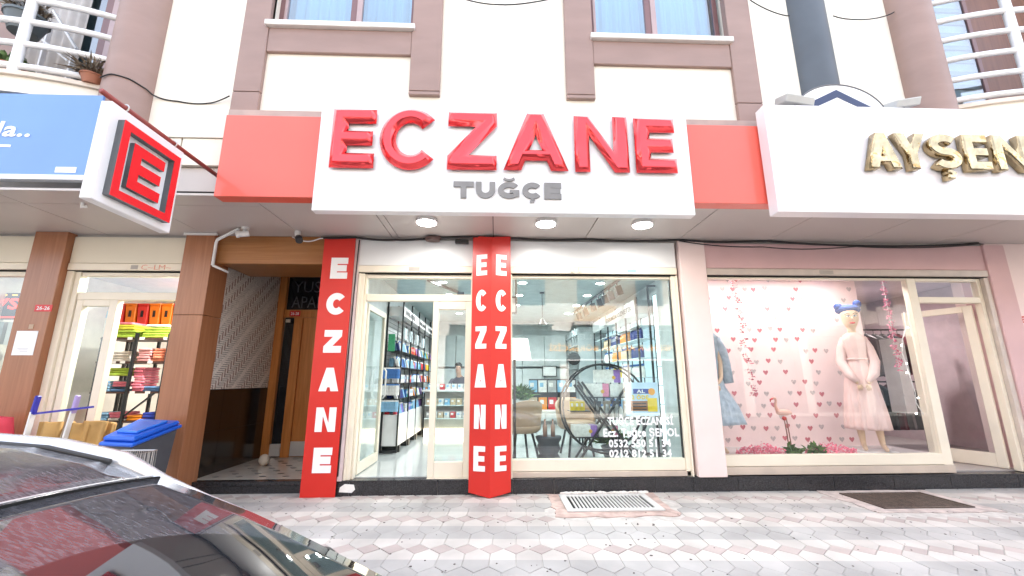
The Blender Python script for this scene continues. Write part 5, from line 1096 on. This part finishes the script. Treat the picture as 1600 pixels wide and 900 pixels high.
MB().bar((-5.72,-.5,1.1),(-5.05,-.44,1.18),.012).build('cross_bar',mat('clip_blue',(.03,.03,.35),.4),rk)
for i,(x,wd) in enumerate(((-5.60,.22),(-5.32,.2),(-5.14,.24),(-4.98,.16))):
    t=MB().grid(lambda u,v:Vector((x+wd*(u-.5)*(1+.3*v)+.05*v,-.40+.03*i+.03*math.sin(u*9+i),.05+.95*v-.04*u*(i%2))),8,5).build('kraft_bag',mat('kraft_tan',(.48,.28,.09),.75,var=.12,scale=6),smooth=True,thick=.04); tag(t,'tan kraft paper bag standing behind the drying rack, %s of four'%['first','second','third','last'][i],'bag','tan bags by the household shop door')
# ================================================================ CABLES, CAMERAS
def cable(pts,r_,lab,mt=cabl,n=9): 
    P=[];
    V=[Vector(p) for p in pts]
    for i in range(len(V)-1):
        p0,p1,p2,p3=V[max(i-1,0)],V[i],V[i+1],V[min(i+2,len(V)-1)]; sag=.02 if len(V)>2 else .09
        for k in range(n):
            q=k/n; c=(2*p1+(p2-p0)*q+(2*p0-5*p1+4*p2-p3)*q*q+(3*p1-p0-3*p2+p3)*q**3)/2
            P.append(c-Vector((0,0,sag*math.sin(q*pi)*(p1-p2).length)))
    P.append(Vector(pts[-1])); tag(MB().tube(P,r_,6).build('cable',mt,smooth=True),lab,'cable','cables along the facade')
cable([(-4.85,-1.46,5.12),(-4.70,-1.487,5.15),(-4.53,-1.43,5.13),(-4.425,-1.31,5.09),(-4.36,-1.215,5.05),(-4.1,-1.20,5.0),(-3.72,-1.20,4.98),(-3.42,-1.26,5.05)],.009,'thin black cable looping from the left round column to the pilaster')
cable([(-.76,-1.27,6.75),(.0,-1.24,6.60),(.92,-1.27,6.75)],.009,'black cable sagging between the two window surrounds')
cable([(3.57,-1.27,6.80),(4.1,-1.3,6.50)],.008,'black cable from the right window surround to the grey pipe'); cable([(4.64,-1.4,6.42),(5.65,-1.3,6.62)],.008,'black cable from the grey pipe to the right round column')
cable([(-2.6,-.07,3.57),(-2.1,-.06,3.58),(-1.5,-.05,3.555),(-.9,-.06,3.60),(-.35,-.12,3.60),(.3,-.06,3.60),(1.4,-.05,3.60),(2.8,-.06,3.60),(4.2,-.05,3.6),(7.6,-.06,3.6)],.016,'thick black cable along the back of the soffit')
cable([(2.8,-.07,3.58),(4.1,-.06,3.50),(5.6,-.06,3.52),(7.6,-.08,3.58)],.008,'thin cable sagging in front of the pink shutter box')
cable([(-2.05,-.04,3.55),(-2.07,-.04,2.6),(-2.08,-.04,1.6),(-2.09,-.04,.25)],.009,'black cable running down between the flat banner and the pharmacy door')
cable([(-3.0,-.12,3.56),(-2.8,-.1,3.5),(-2.62,-.08,3.55),(-2.55,-.07,3.57)],.009,'white cable from the small camera to the flat banner',whitepl)
t=thing('junction_box',(-.95,-.1,3.55),'brown round alarm box on the cable over the pharmacy door','box'); MB().lathe([(.11,0),(.12,.05),(.1,.06)],(-.95,-.09,3.53),14,sy=.6).build('body',mat('brown_plastic',(.12,.07,.06),.5),t,smooth='auto')
t=thing('junction_box',(-.55,-.08,3.55),'small black box on the cable left of the folded banner','box'); MB().box(-.62,-.42,-.10,-.03,3.50,3.56).build('body',blackp,t,bevel=.008)
t=thing('security_camera',(-3.6,-.35,3.6),'white bullet security camera under the soffit above the entrance beam','security camera')
MB().lathe([(.05,0),(.05,.03)],(-3.55,-.35,3.58),14).build('mount',whitepl,t,smooth='auto'); MB().tube([(-3.55,-.35,3.58),(-3.56,-.36,3.53)],.022,8).build('arm',whitepl,t,smooth=True); MB().tube([(-3.50,-.33,3.53),(-3.62,-.38,3.50)],.042,12).build('housing',whitepl,t,smooth='auto'); MB().tube([(-3.61,-.378,3.50),(-3.64,-.388,3.493)],[.048,.045],12).build('hood',whitepl,t,smooth='auto')
t=thing('conduit',(-4.0,-.3,3.4),'white conduit running diagonally from the camera down the brown pillar','conduit'); MB().tube([(-3.62,-.38,3.58),(-4.05,-.14,3.50),(-4.08,-.115,3.45),(-4.08,-.115,3.12)],.022,8).build('pipe',whitepl,t,smooth=True); MB().tube([(-4.08,-.115,3.12),(-3.95,.05,3.06)],.018,8).build('pipe',whitepl,t,smooth=True)
MB().box(-4.55,-4.08,-.13,-.10,3.575,3.605).build('top_trim',whitepl,t)
t=thing('security_camera',(-2.85,-.15,3.55),'small white and black security camera left of the flat red banner','security camera')
MB().lathe([(.04,0),(.04,.04)],(-2.88,-.22,3.57),12).build('mount',whitepl,t,smooth='auto'); MB().tube([(-2.88,-.22,3.57),(-2.84,-.26,3.50)],.038,12).build('housing',whitepl,t,smooth='auto'); MB().tube([(-2.84,-.26,3.50),(-2.80,-.31,3.44)],.05,12).build('lens',blackp,t,smooth='auto')
t=thing('small_hook',(-5.0,-1.16,3.6),'small white hook lamp under the soffit below the blue sign','hook'); MB().tube([(-5.02,-1.16,3.61),(-5.02,-1.16,3.55),(-4.98,-1.14,3.57)],.018,8).build('body',whitepl,t)
tag(MB().prism([(-2.07,-.009,.05),(-1.9,-.009,.04),(-1.86,-.009,.08),(-1.88,-.009,.14),(-2.0,-.009,.15),(-2.06,-.009,.11)],(0,.006,0)).build('foam_patch',mat('white_foam',(.8,.79,.76),.9,bump=.5)),'white blob of foam on the granite plinth right of the flat banner','foam')
# plaster crumbs along the grating, litter on the pavers
cr_=MB(); r=random.Random(5)
for i in range(70): x=r.uniform(.9,2.05); s_=r.uniform(.008,.03); cr_.ball((x,-.03+r.uniform(-.02,.015),.012),s_*1.6,s_*.6,s_*.7,6,4)
tag(cr_.build('plaster_crumbs',mat('plaster_white',(.78,.75,.7),.9)),'white plaster crumbs along the foot of the plinth at the white grating','plaster',kind='stuff')
lt=MB()
for i in range(260):
    x=r.uniform(-3.5,7); y=r.uniform(-2.6,-.15); s_=r.uniform(.004,.013); lt.prism([(x+s_*math.cos(a)*r.uniform(.6,1.3),y+s_*math.sin(a),.0045) for a in (0,1.2,2.3,3.5,4.9)],(0,0,-.003))
tag(lt.build('litter_specks',mat('dark_litter',(.12,.10,.09),.9)),'dark specks of litter and gum on the pavers','litter',kind='stuff')
# ================================================================ PARKED CAR
car=thing('parked_car',(-1.6,-5.2,-.13),'dusty grey car with dark glass roof parked at the lower left corner','car')
paint=mat('silver_paint',(.66,.68,.71),.25,metal=.5,var=.03,coat=.6); 
def dusty():
    m=mat('dusty_black_glass',(.012,.012,.016),.04,var=.02); n=m.node_tree.nodes;l=m.node_tree.links;b=n['Principled BSDF']
    tc=n.new('ShaderNodeTexCoord'); mp=n.new('ShaderNodeMapping'); mp.inputs['Scale'].default_value=(8,90,60); mp.inputs['Rotation'].default_value=(0,0,R(12))
    nz=n.new('ShaderNodeTexNoise'); nz.inputs['Scale'].default_value=2.4; nz.inputs['Detail'].default_value=6; l.new(tc.outputs['Object'],mp.inputs['Vector']); l.new(mp.outputs[0],nz.inputs['Vector'])
    mr=n.new('ShaderNodeMapRange'); mr.inputs[1].default_value=.35; mr.inputs[2].default_value=.75; mr.inputs[3].default_value=.08; mr.inputs[4].default_value=.42; l.new(nz.outputs['Fac'],mr.inputs[0])
    mx=n.new('ShaderNodeMix'); mx.data_type='RGBA'; mx.inputs[6].default_value=(.012,.012,.016,1); mx.inputs[7].default_value=(.31,.31,.35,1); l.new(mr.outputs[0],mx.inputs[0]); l.new(mx.outputs[2],b.inputs['Base Color'])
    m2=n.new('ShaderNodeMapRange'); m2.inputs[1].default_value=.0; m2.inputs[2].default_value=.5; m2.inputs[3].default_value=.03; m2.inputs[4].default_value=.3; l.new(mr.outputs[0],m2.inputs[0]); l.new(m2.outputs[0],b.inputs['Roughness'])
    return m
dg2=dusty(); 
wsg=mat('dusty_windscreen',(.012,.014,.018),.025,var=.02,spec=.8)
def wiped(m):
    n=m.node_tree.nodes;l=m.node_tree.links;b=n['Principled BSDF']; tc=n.new('ShaderNodeTexCoord')
    ds=n.new('ShaderNodeVectorMath'); ds.operation='DISTANCE'; mp=n.new('ShaderNodeMapping'); mp.inputs['Scale'].default_value=(1,1,0); l.new(tc.outputs['Object'],mp.inputs['Vector']); l.new(mp.outputs[0],ds.inputs[0]); ds.inputs[1].default_value=((-.15+1.6)*S,-.05*S,0)
    a=n.new('ShaderNodeMapRange'); a.inputs[1].default_value=.70*S; a.inputs[2].default_value=.705*S; l.new(ds.outputs['Value'],a.inputs[0])
    mp2=n.new('ShaderNodeMapping'); mp2.inputs['Scale'].default_value=(10,90,60); nz=n.new('ShaderNodeTexNoise'); nz.inputs['Scale'].default_value=2.4; nz.inputs['Detail'].default_value=6; l.new(tc.outputs['Object'],mp2.inputs['Vector']); l.new(mp2.outputs[0],nz.inputs['Vector'])
    r_=n.new('ShaderNodeMapRange'); r_.inputs[1].default_value=.35; r_.inputs[2].default_value=.8; r_.inputs[3].default_value=.06; r_.inputs[4].default_value=.42; l.new(nz.outputs['Fac'],r_.inputs[0])
    mu=n.new('ShaderNodeMath'); mu.operation='MULTIPLY'; l.new(a.outputs[0],mu.inputs[0]); l.new(r_.outputs[0],mu.inputs[1])
    mx=n.new('ShaderNodeMix'); mx.data_type='RGBA'; mx.inputs[6].default_value=(.012,.014,.018,1); mx.inputs[7].default_value=(.31,.31,.35,1); l.new(mu.outputs[0],mx.inputs[0]); l.new(mx.outputs[2],b.inputs['Base Color'])
wiped(wsg)
for m_ in (wsg,dg2): m_.node_tree.nodes['Principled BSDF'].inputs['IOR'].default_value=1.75
prof=[(-4.3,.86),(-4.15,1.0),(-3.8,1.16),(-3.2,1.28),(-2.5,1.325),(-2.0,1.325),(-1.63,1.308),(-1.40,1.288),(-1.2,1.245),(-1.075,1.197)]
yc=-5.22; HW=.585
def top(i_,t_,pr,hw): 
    x,z=pr; y=yc+hw*t_; return Vector((x,y,z+.035*(1-t_*t_)))
def strip(prs,hws,t0,t1,n,dz=0,dx=None):
    def fn(u,v):
        k=u*(len(prs)-1); i=min(int(k),len(prs)-2); q=k-i; x=prs[i][0]*(1-q)+prs[i+1][0]*q; z=prs[i][1]*(1-q)+prs[i+1][1]*q; hw=hws[i]*(1-q)+hws[i+1]*q; t=t0+(t1-t0)*v
        bow=(.05*(1-t*t)*u if dx else 0)
        return Vector((x+bow*(dx or 0),yc+hw*t,z+.035*(1-t*t)+dz))
    return MB().grid(fn,(len(prs)-1)*3,n)
hws=[HW-.1]*2+[HW-.03]*2+[HW]*6
strip(prof,hws,-1,1,16,-.012).build('roof_shell',paint,car,smooth=True)
strip(prof[2:],hws[2:],-.86,.86,14,.002).build('glass_roof',dg2,car,smooth=True,recalc=False,thick=.004)
def rail(side):
    P=[Vector((x,yc+side*(hw+.012),z+.004)) for (x,z),hw in zip(prof,hws)]
    wsb=[(-1.075,1.197),(-.80,1.095),(-.53,.968),(-.375,.892),(-.22,.81)]
    return P,wsb
wsp=[(-1.06,1.192),(-.93,1.145),(-.78,1.088),(-.65,1.03),(-.525,.968),(-.375,.892),(-.22,.808)]; whs=[HW,HW+.005,HW+.012,HW+.02,HW+.03,HW+.045,HW+.06]
for sd_ in (1,-1):
    pts=[Vector((x,yc+sd_*(hw+.005),z-.005)) for (x,z),hw in zip(prof[:-1],hws)]+[Vector((x,yc+sd_*(hw+.0),z-.012)) for (x,z),hw in zip(wsp,whs)]
    rd=[.035]*9+[.024,.015,.012,.011,.011,.011,.011]; MB().tube(pts,rd,10).build('roof_pillar',paint,car,smooth=True)
    MB().tube([p+Vector((0,-sd_*.050,.012)) for p in pts[:9]],.010,6).build('roof_gutter',blackp,car,smooth=True)
    MB().tube([p+Vector((0,-sd_*.024,.010)) for p in pts[10:]],.009,6).build('windscreen_trim',blackp,car,smooth=True)
strip(wsp,whs,-.975,.975,16,.002,.9).build('windscreen',wsg,car,smooth=True,recalc=False,thick=.004)
MB().tube([Vector((-1.066,yc+HW*t,1.195+.036*(1-t*t))) for t in [-1+i/8 for i in range(17)]],.008,6).build('header_seal',mat('rubber',(.01,.01,.01),.9,spec=.1),car,smooth=True)
MB().tube([Vector((-1.082,yc+HW*t,1.204+.036*(1-t*t))) for t in [-1+i/8 for i in range(17)]],.003,6).build('header_trim',paint,car,smooth=True)
# lower body loft
st2=[(-4.55,.30,.62,.55),(-4.45,.22,.80,.70),(-4.2,.12,.86,.80),(-3.5,.06,.86,.82),(-2.5,.05,.855,.83),(-1.2,.05,.85,.83),(-.3,.05,.82,.82),(.25,.05,.76,.80),(.75,.08,.68,.76),(1.0,.15,.58,.66),(1.1,.22,.48,.52)]
def bodyf(u,v):
    k=u*(len(st2)-1); i=min(int(k),len(st2)-2); q=k-i; a=[st2[i][j]*(1-q)+st2[i+1][j]*q for j in range(4)]
    x,zb,zt,hw=a; an=-pi/2+2*pi*v; cx_=math.cos(an); sx_=math.sin(an); e=.42
    return Vector((x,yc+hw*math.copysign(abs(cx_)**e,cx_),(zb+zt)/2+(zt-zb)/2*math.copysign(abs(sx_)**e,sx_)))
MB().grid(bodyf,40,40).build('body',paint,car,smooth=True)
MB().tube([(-.2,yc+t*.6,.825+.03*(1-t*t)) for t in [-1+i/6 for i in range(13)]],.03,8).build('cowl',blackp,car,smooth=True)
for sd_ in (1,-1):
    MB().add([(-4.0,yc+sd_*.70,.86),(-.45,yc+sd_*.74,.86),(-.95,yc+sd_*.60,1.14),(-1.3,yc+sd_*.575,1.215),(-3.3,yc+sd_*.56,1.22)],[(0,1,2,3,4)]).build('side_window',dg_,car,recalc=False,thick=.01)
    MB().bar((-2.3,yc+sd_*.735,.86),(-2.3,yc+sd_*.60,1.24),.03).build('door_pillar',blackp,car)
    for x in (-3.55,.15):
        wh=MB().tube([(x,yc+sd_*.66,.165),(x,yc+sd_*.84,.165)],.29,28).build('wheel',mat('tyre',(.02,.02,.02),.8),car,smooth='auto'); MB().tube([(x,yc+sd_*.835,.165),(x,yc+sd_*.85,.165)],.19,20).build('rim',mat('alloy',(.5,.5,.52),.3,metal=1),wh)
    MB().bar((-1.7,yc+sd_*.835,.66),(-1.5,yc+sd_*.835,.66),.012).build('door_handle',paint,car); MB().box(-1.35,-1.34,yc+sd_*.826,yc+sd_*.834,.15,.82).build('door_seam',blackp,car)
    MB().ball((.98,yc+sd_*.50,.55),.10,.15,.06,12,8).build('headlight',mat('headlight',(.7,.72,.75),.1),car,smooth=True)
mr_=MB().ball((-.58,yc+.69,.925),.045,.04,.026,14,8).build('wing_mirror',blackp,car,smooth=True); MB().bar((-.60,yc+.62,.90),(-.60,yc+.70,.94),.015).build('mirror_arm',blackp,mr_)
# dashboard hints inside: closed dark cabin
# ================================================================ ACROSS THE STREET (seen mirrored in the glass)
ob=thing('facing_building',(3,-13,0),'pale three storey building across the street, seen mirrored in the shop windows','building')
fw_=mat('facing_wall',(.66,.62,.57),.7,var=.05,scale=.6); fpz=mat('facing_peach',(.78,.60,.42),.7)
MB().box(-14,20,-13.6,-13.0,3.5,5.0).build('wall',fw_,ob); MB().box(-14,20,-13.6,-13.0,5.005,8.2).build('upper_wall',mat('facing_brown',(.33,.27,.22),.7,var=.1,scale=.6),ob); MB().box(-14,20,-13.7,-13.4,-.1,3.5).build('shop_back',mat('facing_dark',(.10,.11,.12),.4),ob)
for i in range(12):
    x=-13+2.8*i; MB().box(x,x+1.3,-13.03,-12.99,4.7,6.4).build('window',mat('facing_glass',(.12,.15,.18),.08),ob); MB().box(x-.3,x+1.6,-13.5,-12.2,3.9,4.05).build('balcony_slab',fw_,ob); MB().box(x-.3,x+1.6,-12.24,-12.2,4.05,4.75).build('balcony_parapet',fpz if i%3==0 else fw_,ob)
    MB().box(x,x+1.3,-13.03,-12.99,7.2,8.3).build('window',mat('facing_glass',(.12,.15,.18),.08),ob); MB().box(x+1.9,x+2.3,-13.5,-12.9,0,3.5).build('pier',fw_,ob)
    MB().box(x-.4,x+1.85,-13.38,-13.30,.3,2.5).build('shop_pane',mat('facing_glass',(.12,.15,.18),.08),ob)
fsn=thing('facing_shop_sign',(5,-12.9,2.8),'shop sign MEŞHUR ADANA BÖREKÇİSİ across the street, mirrored in the pharmacy window','sign')
MB().box(1.2,9.5,-13.0,-12.85,2.35,3.75).build('board',mat('facing_sign_board',(.13,.17,.18),.4),fsn)
m=MB(); 
for a in ((1.2,9.5,2.35,2.40),(1.2,9.5,3.70,3.75),(1.2,1.25,2.40,3.70),(9.45,9.5,2.40,3.70)): m.box(a[0],a[1],-12.84,-12.80,a[2],a[3])
m.build('frame',signwhite,fsn)
# sign faces +y (towards the shops): reads from left to right along -x
text('lettering','MEŞHUR ADANA BÖREKÇİSİ',(8.2,-12.84,2.72),(-5.8,0,0),(0,0,.42),mat('sign_orange',(.95,.45,.06),.5),fsn,.03,.03,N=(0,1,0))
text('lettering','ÖZEL GÜNLER',(7.6,-12.84,3.32),(-4.2,0,0),(0,0,.28),signwhite,fsn,0,.03,N=(0,1,0))
